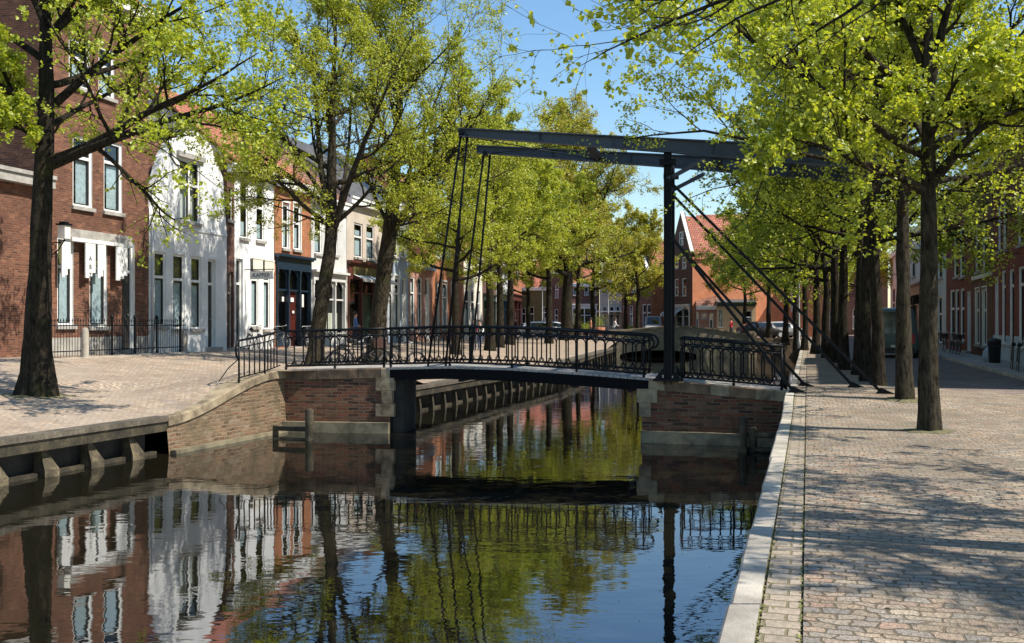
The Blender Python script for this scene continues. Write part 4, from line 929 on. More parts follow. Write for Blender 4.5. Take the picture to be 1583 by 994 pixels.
# the gabled corner house with orange side wall
GP, GQ = Pt(1033, 99), Pt(1070, 93)
r, loc, L = house('dark brick gabled corner house with orange side wall and striped green awning', 0, 0, 9, ('brick_dark', 'wpaint', 'sill', 'orange'),
   [W(1049.5, 1056, 358, 379, transom=.5, curtain=0), W(1043, 1048.5, 397, 415, transom=.5, curtain=.5), W(1054.5, 1060.5, 397, 415, transom=.5, curtain=.5), W(1043, 1048.5, 431, 457, transom=.5, curtain=.5), W(1054.5, 1060.5, 430, 457, transom=.5, curtain=.5),
    ('shop', 1035, 1066, 471, 512, dict(mat='wpaint', n=3, door=2, doormat='green', curtain='green'))],
   PQ=(GP, GQ), z0=1.33, gable=[(1033, 402), (1051, 330), (1054, 328), (1070, 390)], roof='roof_red', depth=13)
mb = MB(); (a, za), (c, zc) = loc(1054, 328), loc(1070, 390); mb.beam((a, -.05, za+.05), (c, -.05, zc+.05), .12, .35, up=(0, 1, 0)); mb.build('barge_board', M['cream'], r)
(xa, za), (xb, zb_) = loc(1036, 476), loc(1062, 488); n = 12
for mi, mt in enumerate(('wpaint', 'green')):
    mb = MB()
    for i in range(n):
        if i % 2 != mi: continue
        u0 = xa+(xb-xa)*i/n; u1 = xa+(xb-xa)*(i+1)/n; mb.add([(u0, -.15, za), (u1, -.15, za), (u1, -1.1, za-.6), (u0, -1.1, za-.6), (u1, -1.1, za-.9), (u0, -1.1, za-.9)], [(0, 1, 2, 3), (3, 2, 4, 5)])
    mb.build('awning', M[mt], r)
mb = MB()
for (y0, z_) in ((3.0, 6.2), (3.0, 3.4), (8.4, 6.2)): pass
sd0 = Vector((GQ[0], GQ[1])); tt = (Vector(GQ)-Vector(GP)).normalized(); inn = Vector((-tt.y, tt.x)); e1 = sd0+inn*5.0; e1 = e1+tt*.3
e2 = e1+inn*.0
# lower brick house and sand coloured wall house to its right
q0 = (sd0.x+.25, sd0.y-.6); q1 = Pt(1107, 92)
r, loc, L = house('low brown brick house with a white cornice beside the orange wall', 0, 0, 3.0, ('brick_pink', 'wpaint', 'sill'), [('door', 1075, 1079.5, 482, 512, {}), W(1084, 1092, 484, 492, transom=0, curtain=0), ('door', 1096, 1102, 484, 512, {})], PQ=(q0, q1), z0=1.33, depth=4, ridge=4.2, roof='roof_brown')
r, loc, L = house('brown brick house with tall white windows behind the low brown house', 0, 0, 9.0, ('brick_brown', 'wpaint', 'sill'), [W(1077, 1083, 424, 460, curtain=.5), W(1088, 1096, 424, 462, curtain=.5), W(1108, 1116, 424, 462, curtain=.5), W(1128, 1136, 420, 462, curtain=.5), W(1150, 1158, 420, 462, curtain=.5)], PQ=(Pt(1074, 97.5), Pt(1182, 96)), z0=1.33, depth=8, roof='roof_red', ridge=12.6)
r, loc, L = house('sand coloured rendered building with a flat dark canopy behind the person in red', 0, 0, 3.3, ('sand', 'wpaint', 'sill'), [W(1110, 1117, 478, 505, curtain=1.0, transom=0), W(1152, 1162, 480, 507, curtain=.6)], PQ=(Pt(1107.6, 91.5), Pt(1168, 91)), z0=1.33, depth=4, ridge=3.6, roof='roof_grey', cornice='green')
r, loc, L = house('grey green far house with tall white windows between the right hand trunks', 0, 0, 7.2, ('grey', 'wpaint', 'sill'), [W(1172, 1178, 478, 510), W(1201, 1208, 482, 511), W(1222, 1229, 482, 511), W(1182, 1190, 430, 455), W(1205, 1213, 430, 455)], PQ=(Pt(1168.6, 96), Pt(1236, 95)), z0=1.33)
r, loc, L = house('orange rendered far house with a red roof closing the right quay', 0, 0, 6.2, ('orange', 'wpaint', 'sill'), [W(1241, 1246, 480, 510), W(1282, 1288, 480, 510)], PQ=(Pt(1236.8, 93), Pt(1296, 92)), z0=1.33, roof='roof_red')
r, loc, L = house('dark brown far house with white windows closing the shaded right street', 0, 0, 8.2, ('brick_dark', 'wpaint', 'sill'), [W(1304, 1309, 478, 508), W(1318, 1323, 478, 508), W(1332, 1338, 478, 508), W(1348, 1354, 478, 508), W(1306, 1311, 425, 452), W(1332, 1338, 425, 452), W(1350, 1356, 425, 452)], PQ=(Pt(1296.6, 108), Pt(1372, 107)), z0=1.33, roof='roof_brown')
# right hand row, all in shade
r, loc, L = house('far right house with pale blinds at the end of the shaded street', 1376, 1392, 8, ('grey', 'wpaint', 'sill'), [W(1379, 1383, 445, 505), W(1386, 1390, 440, 505)], YF=YR, roof='roof_brown')
r, loc, L = house('light grey house above a wide black shopfront on the shaded street', 1392.4, 1437, 8.3, ('grey', 'wpaint', 'sill'), [('shop', 1394, 1435, 440, 530, dict(mat='black', n=4, door=2, doormat='door_dark', fasc=.2)), W(1398, 1404, 395, 428), W(1409, 1415, 390, 428), W(1424, 1431, 380, 425)], YF=YR, roof='roof_grey')
r, loc, L = house('narrow white house with pale blue blinds on the shaded street', 1437.4, 1462, 8.8, ('grey', 'wpaint', 'sill'), [W(1441, 1446, 460, 530, curtain=1.), W(1450, 1456, 458, 530, curtain=1.), W(1441, 1447, 372, 430, curtain=.8), W(1450, 1457, 365, 430, curtain=.8)], YF=YR, roof='roof_grey')
r, loc, L = house('red brick house with a row of four pale ground floor doors on the shaded street', 1462.4, 1503, 9.2, ('brick_red', 'wpaint', 'sill'), [W(1469, 1475, 448, 525, curtain=1.0), W(1477, 1482, 447, 526, curtain=1.0), W(1485, 1490, 446, 527, curtain=1.), W(1475, 1481, 358, 428, curtain=.4), W(1484, 1491, 352, 428, curtain=.4), ('door', 1495, 1500.5, 450, 548, {})], YF=YR, roof='roof_red')
r, loc, L = house('brown brick house with ochre pilasters on the shaded street', 1503.4, 1534, 9.0, ('brick_brown', 'cream', 'sill'), [W(1508, 1514, 448, 532, curtain=.9, surround=.06), W(1519, 1525, 446, 534, curtain=.9, surround=.06), W(1508, 1514, 345, 420, curtain=.5), W(1519, 1526, 338, 418, curtain=.5)], YF=YR, roof='roof_red')
mb = MB(); mb.box(.05, L-.05, -.08, -.003, loc(1518, 430)[1], loc(1518, 424)[1]); mb.build('string_course', M['cream'], r)
r, loc, L = house('red brick house with round headed windows above a pale blue plinth at the right edge', 1534.4, 1592, 9.6, ('brick_red', 'wpaint', 'blueplinth'), [W(1549, 1554, 418, 532, arch=True, curtain=.3, transom=.78), W(1561, 1567, 416, 534, arch=True, curtain=.3, transom=.78), W(1575, 1582, 412, 538, arch=True, curtain=.3, transom=.78), W(1543, 1548, 318, 388, curtain=.4), W(1551, 1556, 312, 385, curtain=.4), W(1574, 1581, 300, 378, curtain=.4), ('door', 1538, 1543, 428, 560, {})], YF=YR, roof='roof_red', plinth=1.0)
house('red brick house just outside the right of the view shading the street', 0, 0, 9.0, ('brick_red', 'wpaint', 'sill'), [('win', 2, 3.2, 3.2, 1.0, {'raw': True}), ('win', 5, 6.2, 3.2, 1.0, {'raw': True}), ('door', 8, 9.2, 3.0, .1, {'raw': True}), ('win', 2, 3.2, 7, 5, {'raw': True}), ('win', 5, 6.2, 7, 5, {'raw': True}), ('win', 8, 9.2, 7, 5, {'raw': True})],
      PQ=((19.1, 36.0), (14.9, 22.5)), z0=1.1, roof='roof_red')

# pavements with kerbs along the house rows
def pavement(name, pts, wdt, h, zf, off=0):
    mb = MB(); mk = MB(); o0 = (*pts[0], 0)
    for a, b_ in zip(pts[:-1], pts[1:]):
        A, B = Vector(a), Vector(b_); d = (B-A).normalized(); n_ = Vector((d.y, -d.x))*off
        c = [A-n_*.0, B-n_*.0, B+n_*wdt, A+n_*wdt]
        z = [zf(*p)+h for p in c]
        mb.quad(*[(p.x, p.y, zz) for p, zz in zip(c, z)])
        k = [c[3], c[2]]; e = n_.normalized()*.14
        vs = [(k[0].x, k[0].y, z[3]-.3), (k[1].x, k[1].y, z[2]-.3), (k[1].x+e.x, k[1].y+e.y, z[2]-.3), (k[0].x+e.x, k[0].y+e.y, z[3]-.3)]
        vs += [(x, y, zz+.3+.006) for (x, y, zz) in vs]
        mk.add(vs, [(0,3,2,1),(4,5,6,7),(0,1,5,4),(1,2,6,5),(2,3,7,6),(3,0,4,7)])
    o = mb.build(name, M['paving']); o['kind'] = 'structure'; o = mk.build(name.replace('pavement', 'kerb'), M['coping']); o['kind'] = 'structure'
LP = [(X(p, YL(p)), YL(p)) for p in (-40, 75, 160, 230, 300, 350, 400, 440, 480, 520, 560, 598, 640, 680, 716, 745, 787)]
pavement('pavement_left', LP, 1.75, .0, lambda x, y: zhouse(y)-.02, 1)
RP = [(19.9+.31*(y-39), y) for y in (90, 78, 66, 56, 48, 42, 36, 29, 23)]
pavement('pavement_right', RP, 1.7, .1, lambda x, y: zright(x, y), 1)
mb = MB(); rr = [y for y in range(22, 79, 4)]
for a, b_ in zip(rr[:-1], rr[1:]):
    f0 = lambda y: 19.9+.31*(y-39)
    mb.quad((f0(a)-6.3, a, zright(0, a)+.004), (f0(a)-1.84, a, zright(0, a)+.004), (f0(b_)-1.84, b_, zright(0, b_)+.004), (f0(b_)-6.3, b_, zright(0, b_)+.004))
o = mb.build('road_right', M['road']); o['kind'] = 'structure'

# ------------------------------------------------------------------ second bridge
t = tag(empty('arched_bridge', (10, 76, 0)), 'far brick arched bridge with a curved parapet closing the canal', 'bridge')
off = (10, 76, 0)
bx0, bx1 = X(948, 75), X(1156, 75); par = lambda x: 1.95+.36*math.exp(-((x-X(1052, 75))/3.0)**2)-.25*sstep((x-X(1100, 75))/3)
c0, c1 = X(957, 75), X(1078, 75); cm, cr = (c0+c1)/2, (c1-c0)/2
for yy, nm in ((75, 0), (78.6, 1)):
    mb = MB(); n = 60
    for i in range(n):
        a = bx0+(bx1-bx0)*i/n; b_ = bx0+(bx1-bx0)*(i+1)/n
        def low(x): return .08+.45*math.sqrt(max(0, 1-((x-cm)/cr)**2)) if abs(x-cm) < cr else -.6
        la, lb_ = low(a), low(b_)
        mb.add([(a, yy, la), (b_, yy, lb_), (b_, yy, par(b_)), (a, yy, par(a)), (a, yy+.35, la), (b_, yy+.35, lb_), (b_, yy+.35, par(b_)), (a, yy+.35, par(a))], [(0,1,2,3),(5,4,7,6),(0,4,5,1)])
    mb.build('parapet', M['far_brick'], t, off)
    mb = MB()
    for i in range(n):
        a = bx0+(bx1-bx0)*i/n; b_ = bx0+(bx1-bx0)*(i+1)/n; mb.beam((a, yy+.17, par(a)+.05), (b_, yy+.17, par(b_)+.05), .5, .12)
    mb.build('coping', M['stone'], t, off)
mb = MB(); mb.box(bx0, bx1, 75.36, 78.59, 1.12, 1.36); mb.build('deck', M['paving'], t, off)
mb = MB(); n = 24
for i in range(n):
    a0 = math.pi*i/n; a1 = math.pi*(i+1)/n; p = [(cm+cr*math.cos(q), .08+.45*math.sin(q)) for q in (a0, a1)]
    mb.quad((p[0][0], 75.34, p[0][1]), (p[1][0], 75.34, p[1][1]), (p[1][0], 78.62, p[1][1]), (p[0][0], 78.62, p[0][1]))
for xx in (c0, c1): mb.quad((xx, 75.34, -.6), (xx, 78.62, -.6), (xx, 78.62, .10), (xx, 75.34, .10))
mb.build('vault', M['quay_brick'], t, off)
mb = MB(); mb.box(bx1-.02, bx1+.6, 74.7, 75.5, -.4, 2.0); mb.build('pier', M['stone'], t, off)
t = tag(empty('end_quay_wall', (10, 78.9, 0)), 'low brick wall ending the canal beside the far arched bridge', 'quay wall'); mb = MB(); mb.box(X(938, 79), bx0-.01, 74.6, 75.2, -.6, 1.9); mb.box(bx1+.62, ER(75)+.2, 74.8, 75.3, -.6, 1.45); mb.build('wall', M['quay_old'], t, (10, 78.9, 0)); mb = MB(); mb.box(bx0-2, ER(79)+1, 83.5, 83.8, -.6, 1.32); mb.quad((bx0-2, 78.95, 1.3), (ER(79)+1, 78.95, 1.3), (ER(79)+1, 83.5, 1.3), (bx0-2, 83.5, 1.3)); mb.build('dark_arch_backing', M['slab'], t, (10, 78.9, 0))  # dark sheet added behind the arch; the shade beyond is put in as colour

# ------------------------------------------------------------------ trees
class Br:       # batch of branches: pts (N,K,3), rad (N,K)
    def __init__(s, p, r): s.p = p; s.r = r
def nrm(v): return v/np.maximum(np.linalg.norm(v, axis=-1, keepdims=True), 1e-9)
def resample(poly, K):
    poly = np.array(poly, float); d = np.r_[0, np.cumsum(np.linalg.norm(np.diff(poly[:, :3], axis=0), axis=1))]; t = np.linspace(0, d[-1], K)
    out = np.stack([np.interp(t, d, poly[:, i]) for i in range(poly.shape[1])], 1)
    for _ in range(2): out[1:-1] = .25*out[:-2]+.5*out[1:-1]+.25*out[2:]
    return out
def tubes(br, n):
    p, r = br.p, br.r; Nb, K, _ = p.shape
    t = np.empty_like(p); t[:, 1:-1] = p[:, 2:]-p[:, :-2]; t[:, 0] = p[:, 1]-p[:, 0]; t[:, -1] = p[:, -1]-p[:, -2]; t = nrm(t)
    d = nrm(p[:, -1]-p[:, 0]); ref = np.where(np.abs(d[:, 2:3]) > .9, np.array([[1., .1, 0]]), np.array([[0, .1, 1.]]))[:, None, :]
    a = nrm(np.cross(ref, t)); b = np.cross(t, a)
    th = np.linspace(0, 2*np.pi, n, endpoint=False)
    v = p[:, :, None, :]+r[:, :, None, None]*(a[:, :, None, :]*np.cos(th)[None, None, :, None]+b[:, :, None, :]*np.sin(th)[None, None, :, None])
    idx = np.arange(Nb*K*n).reshape(Nb, K, n); i0 = idx[:, :-1, :]; i1 = idx[:, 1:, :]
    f = np.stack([i0, np.roll(i0, -1, 2), np.roll(i1, -1, 2), i1], -1).reshape(-1, 4)
    return v.reshape(-1, 3), f
def children(rs, par, cnt, f0, f1, ang, ratio, rr, K, wob, up, outw=0, minr=.002):
    Nb, Kp, _ = par.p.shape; M_ = Nb*cnt
    pi = np.repeat(np.arange(Nb), cnt); fr = f0+(f1-f0)*((np.tile(np.arange(cnt), Nb)+rs.rand(M_))/cnt)
    x = fr*(Kp-1); i = np.minimum(x.astype(int), Kp-2); u = (x-i)[:, None]
    st = par.p[pi, i]*(1-u)+par.p[pi, i+1]*u; tg = nrm(par.p[pi, i+1]-par.p[pi, i]); rad = par.r[pi, i]*(1-u[:, 0])+par.r[pi, i+1]*u[:, 0]
    L = np.linalg.norm(np.diff(par.p, axis=1), axis=2).sum(1)[pi]
    rv = rs.randn(M_, 3); perp = nrm(np.cross(tg, rv)); a = ang*(.7+.6*rs.rand(M_))[:, None]
    d = nrm(tg*np.cos(a)+perp*np.sin(a)); ln = L*ratio*(1-.45*fr)*(.65+.6*rs.rand(M_))
    pts = [st]; p = st.copy()
    for k in range(K-1):
        d = nrm(d+rs.randn(M_, 3)*wob+np.array([0, 0, up])); p = p+d*(ln/(K-1))[:, None]; pts.append(p)
    P = np.stack(pts, 1); r0 = np.maximum(rad*rr, minr*1.2); R_ = r0[:, None]*np.linspace(1, .3, K)[None, :]
    return Br(P, np.maximum(R_, minr))
def leaves(rs, br, cnt, size, clump, flat_=.5, hearts=False):
    Nb, K, _ = br.p.shape; M_ = Nb*cnt; pi = np.repeat(np.arange(Nb), cnt); fr = rs.rand(M_)**.8
    x = fr*(K-1); i = np.minimum(x.astype(int), K-2); u = (x-i)[:, None]
    c = br.p[pi, i]*(1-u)+br.p[pi, i+1]*u+rs.randn(M_, 3)*clump
    d = nrm(rs.randn(M_, 3)*np.array([1, 1, .7])+np.array([0, 0, -.25])); nn = nrm(rs.randn(M_, 3)+np.array([0, 0, flat_*2])); s = nrm(np.cross(d, nn)); nn = np.cross(s, d)
    sz = size*(.55+.75*rs.rand(M_))[:, None]
    if hearts:
        prof = [(0, 0), (.45, .15), (.5, .5), (0, 1.05), (-.5, .5), (-.45, .15)]; zz = [0, .10, .16, -.05, .16, .10]
        v = np.stack([c+s*sz*a_+d*sz*b_+nn*sz*z_ for (a_, b_), z_ in zip(prof, zz)], 1).reshape(-1, 3)
        b0 = np.arange(M_)*6; f = np.concatenate([np.stack([b0, b0+1, b0+2, b0+3], 1), np.stack([b0, b0+3, b0+4, b0+5], 1)]); return v, f
    v = np.stack([c, c+s*sz*.42+d*sz*.5+nn*sz*.14, c+d*sz, c-s*sz*.42+d*sz*.5+nn*sz*.14], 1).reshape(-1, 3)
    b0 = np.arange(M_)*4; return v, np.stack([b0, b0+1, b0+2, b0+3], 1)
def npmesh(name, parts, mats, smooth=True):
    vs = np.concatenate([p[0] for p in parts]); fs = []; o = 0
    for v, f in parts: fs.append(f+o); o += len(v)
    fs = np.concatenate(fs).astype(np.int32); me = bpy.data.meshes.new(name)
    me.vertices.add(len(vs)); me.vertices.foreach_set('co', vs.astype(np.float32).ravel())
    me.loops.add(fs.size); me.loops.foreach_set('vertex_index', fs.ravel()); me.polygons.add(len(fs))
    me.polygons.foreach_set('loop_start', np.arange(len(fs), dtype=np.int32)*4); me.polygons.foreach_set('loop_total', np.full(len(fs), 4, np.int32))
    me.polygons.foreach_set('use_smooth', np.full(len(fs), smooth)); me.update(calc_edges=True); me.materials.append(mats); return me
def make_tree(label, loc, seed, h=11, r0=.22, fork=4., limbs=12, spread=4.2, elev=(15, 70), custom=(), trunk=None, leafm='leaf', barkm='bark', c2=7, c3=6, c4=4, lc=7, lsize=.085, clump=.05, hearts=False, group=None, name='linden_tree', minr=.003, custom_only=False, flare=1.5, fl=.32, twig_up=.05, lim0=None, azr=None):
    rs = np.random.RandomState(seed); x0, y0, z0 = loc
    if trunk is None: trunk = [(0, 0, -.25), (rs.randn()*.05, rs.randn()*.05, fork*.5), (rs.randn()*.08, rs.randn()*.08, fork), (rs.randn()*.25, rs.randn()*.25, h*.65), (rs.randn()*.4, rs.randn()*.4, h*.97)]
    K = 26; tp = resample(trunk, K); tp[:, :2] += np.cumsum(rs.randn(K, 2)*.012, 0)*np.linspace(0, 1, K)[:, None]
    hz = tp[:, 2]; rr = r0*np.clip(1-.28*hz/fork, .72, 1); above = hz > fork; rr = np.where(above, r0*.70*(1-(hz-fork)/(h-fork)*.92), rr)
    rr = rr*(1+(flare-1)*np.exp(-np.maximum(hz, 0)/fl)); rr = np.maximum(rr, .012)
    tb = Br(tp[None], rr[None]); v, f = tubes(tb, 14)
    vv = v.copy(); ax = np.repeat(tp, 14, 0); ang = np.tile(np.arange(14)*2*np.pi/14, K); hh = np.repeat(hz, 14)
    bumpf = 1+.10*np.sin(ang*3+seed)*np.exp(-np.maximum(hh, 0)/.5)+.06*np.sin(ang*5+hh*2+seed)+rs.randn(len(vv))*.045
    vv = ax+(vv-ax)*bumpf[:, None]; parts = [(vv, f)]
    P = []; Rr = []; KL = 12
    if not custom_only:
        for i in range(limbs):
            l0 = lim0 or fork*.97; fz = l0+(h*.93-l0)*(i+.3*rs.rand())/limbs; j = np.searchsorted(hz, fz); j = min(j, K-1); st = tp[j]
            az = i*2.399+seed+rs.randn()*.3; az = azr[0]+(az % 6.283)/6.283*(azr[1]-azr[0]) if azr else az; fq = (fz-fork)/(h-fork); el = R(elev[0]+(elev[1]-elev[0])*fq+rs.randn()*6)
            ln = spread*(1.05-.55*fq)*(.85+.3*rs.rand())
            d = np.array([math.cos(az)*math.cos(el), math.sin(az)*math.cos(el), math.sin(el)]); p = st.copy(); pts = [p]
            for k in range(KL-1): d = nrm(d+rs.randn(3)*.11+np.array([0, 0, .035])); p = p+d*ln/(KL-1); pts.append(p)
            P.append(np.array(pts)); rb_ = min(rr[j]*.62, r0*.42)*(1-.3*fq); Rr.append(rb_*np.linspace(1, .18, KL)**.9)
    for poly, rb_ in custom:
        q = resample(poly, KL); q += np.cumsum(rs.randn(KL, 3)*.025, 0)*np.linspace(0, 1, KL)[:, None]; P.append(q); Rr.append(rb_*np.linspace(1, .05, KL)**.9)
    L1 = Br(np.array(P), np.maximum(np.array(Rr), minr)); parts.append(tubes(L1, 8))
    L2 = children(rs, L1, c2, .22, 1., .85, .52, .55, 8, .15, .04, minr=minr); parts.append(tubes(L2, 5))
    L3 = children(rs, L2, c3, .15, 1., .8, .55, .6, 6, .18, twig_up, minr=minr); parts.append(tubes(L3, 4))
    L4 = children(rs, L3, c4, .1, 1., .75, .6, .6, 4, .2, .03, minr=minr*.7); parts.append(tubes(L4, 3))
    me = npmesh('trunk', parts, M[barkm]); lv = [leaves(rs, L4, lc, lsize, clump, hearts=hearts), leaves(rs, L3, max(1, lc//2), lsize, clump, hearts=hearts)]
    lm = npmesh('crown', lv, M[leafm], False)
    t = tag(empty(name, loc), label, 'tree', group)
    a = bpy.data.objects.new('trunk', me); link(a).parent = t; b = bpy.data.objects.new('crown', lm); link(b).parent = t
    return t
def P3(px, y, D, loc): return (X(px, D)-loc[0], D-loc[1], Zy(y, D)-loc[2])
GR = 'linden trees in a row along the right quay'; GLf = 'trees along the left quay'
# L1 nearest left tree
lo = (X(57, 21), 21., 0); lo = (lo[0], lo[1], zleft(lo[0], 21)-.02)
def cp(lst, loc): return [P3(a, b, c, loc) for a, b, c in lst]
cust = [(cp([(72, 250, 21), (130, 232, 20.8), (185, 200, 20.6), (250, 160, 20.4), (330, 120, 20.2), (400, 75, 20)], lo), .12),
        (cp([(72, 258, 21), (150, 225, 20.4), (230, 195, 19.9), (320, 170, 19.4), (400, 140, 19), (455, 120, 18.8)], lo), .12),
        (cp([(85, 160, 21.3), (130, 120, 21.4), (180, 80, 21.5), (240, 40, 21.6), (300, 0, 21.6), (350, -40, 21.6)], lo), .10),
        (cp([(66, 235, 21), (40, 190, 20.8), (10, 130, 20.5), (-30, 70, 20.2)], lo), .10),
        (cp([(66, 225, 21), (30, 195, 20), (-20, 180, 19)], lo), .07), (cp([(70, 60, 21), (110, 10, 21), (150, -60, 21)], lo), .08), (cp([(70, 40, 21), (40, -20, 21), (10, -80, 21)], lo), .08),
        (cp([(66, 200, 21), (120, 170, 23), (200, 130, 25), (260, 60, 26.5)], lo), .08)]
make_tree('nearest left linden with a dark flared trunk and long limbs reaching right', lo, 11, h=13, r0=.27, fork=4.9, lim0=6.0, limbs=12, spread=4.6, custom=cust, trunk=cp([(57, 612, 21), (58, 520, 21), (62, 400, 21), (66, 290, 21), (70, 200, 21), (70, 60, 21.1), (68, -80, 21.2), (62, -300, 21.3)], lo),
          c2=10, c3=7, c4=5, lc=10, lsize=.07, clump=.04, hearts=True, flare=1.6, fl=.8)
# L2, L3 leaning trees
lo = (X(484, 33), 33., zleft(X(484, 33), 33)-.02)
cust = [(cp([(516, 350, 33), (500, 300, 33.2), (495, 240, 33.5), (490, 150, 34), (480, 40, 34.5)], lo), .13), (cp([(517, 350, 33), (535, 290, 32.6), (565, 215, 32), (600, 140, 31.5), (640, 60, 31)], lo), .13),
        (cp([(514, 352, 33), (470, 320, 32.5), (430, 280, 32), (395, 250, 31.5), (350, 220, 31)], lo), .10), (cp([(518, 345, 33), (560, 310, 33), (590, 270, 33), (640, 235, 33)], lo), .09), (cp([(505, 310, 33), (450, 230, 34), (400, 150, 35), (390, 60, 35.5)], lo), .08),
        (cp([(520, 340, 33), (540, 240, 35), (545, 120, 36.5), (550, 0, 37)], lo), .08), (cp([(514, 350, 33), (460, 330, 34.5), (400, 300, 36)], lo), .06)]
make_tree('second left linden with a trunk leaning right behind the bridge railing', lo, 23, h=13.2, r0=.27, fork=5.4, limbs=10, spread=3.9, elev=(28, 75), custom=cust, trunk=cp([(484, 572, 33), (492, 500, 33), (503, 430, 33), (514, 360, 33), (512, 250, 33.4), (516, 120, 33.6), (520, 20, 33.6)], lo),
          barkm='bark_l', leafm='leaf_y', c2=9, c3=8, c4=5, lc=9, lsize=.075, clump=.055, minr=.005)
lo = (X(580, 36.5), 36.5, zleft(X(580, 36.5), 36.5)-.02)
cust = [(cp([(603, 362, 36.5), (604, 300, 36.6), (612, 220, 37), (620, 120, 37), (625, 10, 37)], lo), .13), (cp([(604, 362, 36.5), (640, 310, 36), (690, 250, 35.5), (740, 180, 35), (775, 110, 35)], lo), .13),
        (cp([(606, 352, 36.5), (660, 320, 36.5), (720, 290, 36.5), (770, 270, 36.5), (800, 255, 36.5)], lo), .09), (cp([(604, 340, 36.5), (650, 220, 37.5), (690, 110, 38), (720, 20, 38)], lo), .10), (cp([(602, 350, 36.5), (575, 300, 37), (555, 230, 37.5), (540, 120, 38)], lo), .08),
        (cp([(606, 345, 36.5), (670, 280, 38.5), (740, 220, 40), (800, 170, 41)], lo), .08), (cp([(606, 352, 36.5), (650, 340, 34), (700, 320, 32)], lo), .06), (cp([(620, 200, 37), (600, 100, 36), (570, 10, 35)], lo), .07)]
make_tree('third left linden with a thick pale trunk behind the left end of the drawbridge', lo, 31, h=14.0, r0=.34, fork=6.3, limbs=11, spread=4.2, elev=(28, 75), custom=cust, trunk=cp([(580, 566, 36.5), (582, 520, 36.5), (588, 460, 36.5), (596, 400, 36.5), (604, 358, 36.5), (612, 250, 36.8), (620, 120, 37), (625, 0, 37)], lo),
          barkm='bark_l', leafm='leaf_y', c2=9, c3=8, c4=5, lc=9, lsize=.08, clump=.055, minr=.005)
# R row: hero trees
lo = (X(1436, 14.4), 14.4, 1.0-.02)
cust = [(cp([(1434, 300, 14.4), (1395, 272, 14.2), (1350, 262, 14), (1310, 240, 13.8), (1270, 215, 13.6), (1210, 205, 13.4)], lo), .075),
        (cp([(1440, 285, 14.4), (1475, 235, 14.3), (1520, 190, 14.1), (1575, 165, 14), (1640, 150, 14)], lo), .085), (cp([(1438, 190, 14.4), (1480, 165, 14.3), (1530, 145, 14.2), (1600, 140, 14)], lo), .07),
        (cp([(1434, 155, 14.4), (1395, 135, 14.3), (1345, 90, 14.1), (1290, 60, 14), (1220, 40, 13.8), (1150, 20, 13.6)], lo), .075), (cp([(1436, 130, 14.4), (1455, 60, 14.4), (1475, -20, 14.3), (1500, -100, 14.2)], lo), .09),
        (cp([(1436, 120, 14.4), (1400, 50, 14.5), (1370, -20, 14.6), (1350, -90, 14.6)], lo), .07), 
        (cp([(1438, 240, 14.4), (1420, 190, 15.5), (1380, 130, 16.8), (1320, 80, 18)], lo), .07), (cp([(1438, 230, 14.4), (1490, 200, 15.6), (1550, 130, 17)], lo), .07), (cp([(1434, 180, 14.4), (1370, 130, 15.0), (1290, 100, 15.6), (1200, 70, 16), (1120, 60, 16.4)], lo), .06),
        (cp([(1437, 210, 14.4), (1470, 150, 13), (1530, 60, 12)], lo), .06)]
make_tree('right quay linden nearest to the camera with a straight rough grey trunk', lo, 41, h=10.2, r0=.148, fork=3.6, limbs=7, spread=4.4, elev=(25, 70), custom=cust, trunk=cp([(1436, 674, 14.4), (1434, 560, 14.4), (1436, 430, 14.4), (1436, 300, 14.4), (1436, 150, 14.4), (1432, 0, 14.4), (1420, -200, 14.4), (1415, -400, 14.4)], lo),
          barkm='bark_l', c2=9, c3=7, c4=5, lc=10, lsize=.057, clump=.035, hearts=True, flare=1.25, group=GR, minr=.0025)
# tree standing right of the frame, its branches reach in at the top
lo = (4.65, 6.6, .98)
cust = [(cp([(1500, -120, 7.2), (1350, -60, 7.2), (1200, -30, 7.2), (1050, 20, 7.3), (960, 60, 7.4), (900, 100, 7.5)], lo), .035), (cp([(1400, -100, 7.4), (1250, -80, 7.8), (1120, -10, 8), (1000, 5, 8), (890, 20, 8.2)], lo), .03),
        (cp([(1350, -160, 7), (1200, -120, 7), (1080, -60, 7), (960, -20, 7), (860, -10, 7)], lo), .03), (cp([(1300, -50, 8), (1180, 20, 8.6), (1100, 70, 9), (1060, 130, 9.2)], lo), .02), (cp([(1480, -150, 8), (1350, 0, 9), (1230, 60, 9.6), (1150, 140, 10)], lo), .03)]
make_tree('linden just outside the right edge whose leafy twigs hang into the top of the view', lo, 53, h=10, r0=.17, fork=4.2, limbs=9, spread=3.6, elev=(25, 70), azr=(-1.9, 1.0), custom=cust, c2=6, c3=5, c4=3, lc=5, lsize=.045, clump=.025, hearts=True, group=GR, minr=.0018, trunk=[(0, 0, -.2), (0, 0, 2), (.05, 0, 4.2), (.1, .1, 7), (.1, 0, 9.8)], barkm='bark_l')
make_tree('second linden outside the right edge whose crown shades the nearest cobbles', (8.6, 5.7, .98), 57, h=9.5, r0=.17, fork=3.6, limbs=13, spread=4.3, elev=(8, 70), c2=7, c3=6, c4=4, lc=7, lsize=.09, hearts=False, group=GR, minr=.003)
TR = [(1398, 629, 18.6, .155, 'second tree of the right quay row, its dark trunk just left of the nearest one'), (1358.5, 599, 24.2, .165, 'third tree of the right quay row, beside the foot of the longest bridge stay'),
      (1338.5, 590, 26.9, .155, 'fourth tree of the right quay row, close behind the third'), (1325, 581, 30.2, .165, 'fifth tree of the right quay row in the dark cluster of trunks'), (1305.5, 573, 33.5, .19, 'sixth tree of the right quay row, just left of the dark cluster of trunks'),
      (1291, 561, 39.5, .2, 'seventh tree of the right quay row'), (1277, 554, 45, .2, 'eighth tree of the right quay row')]
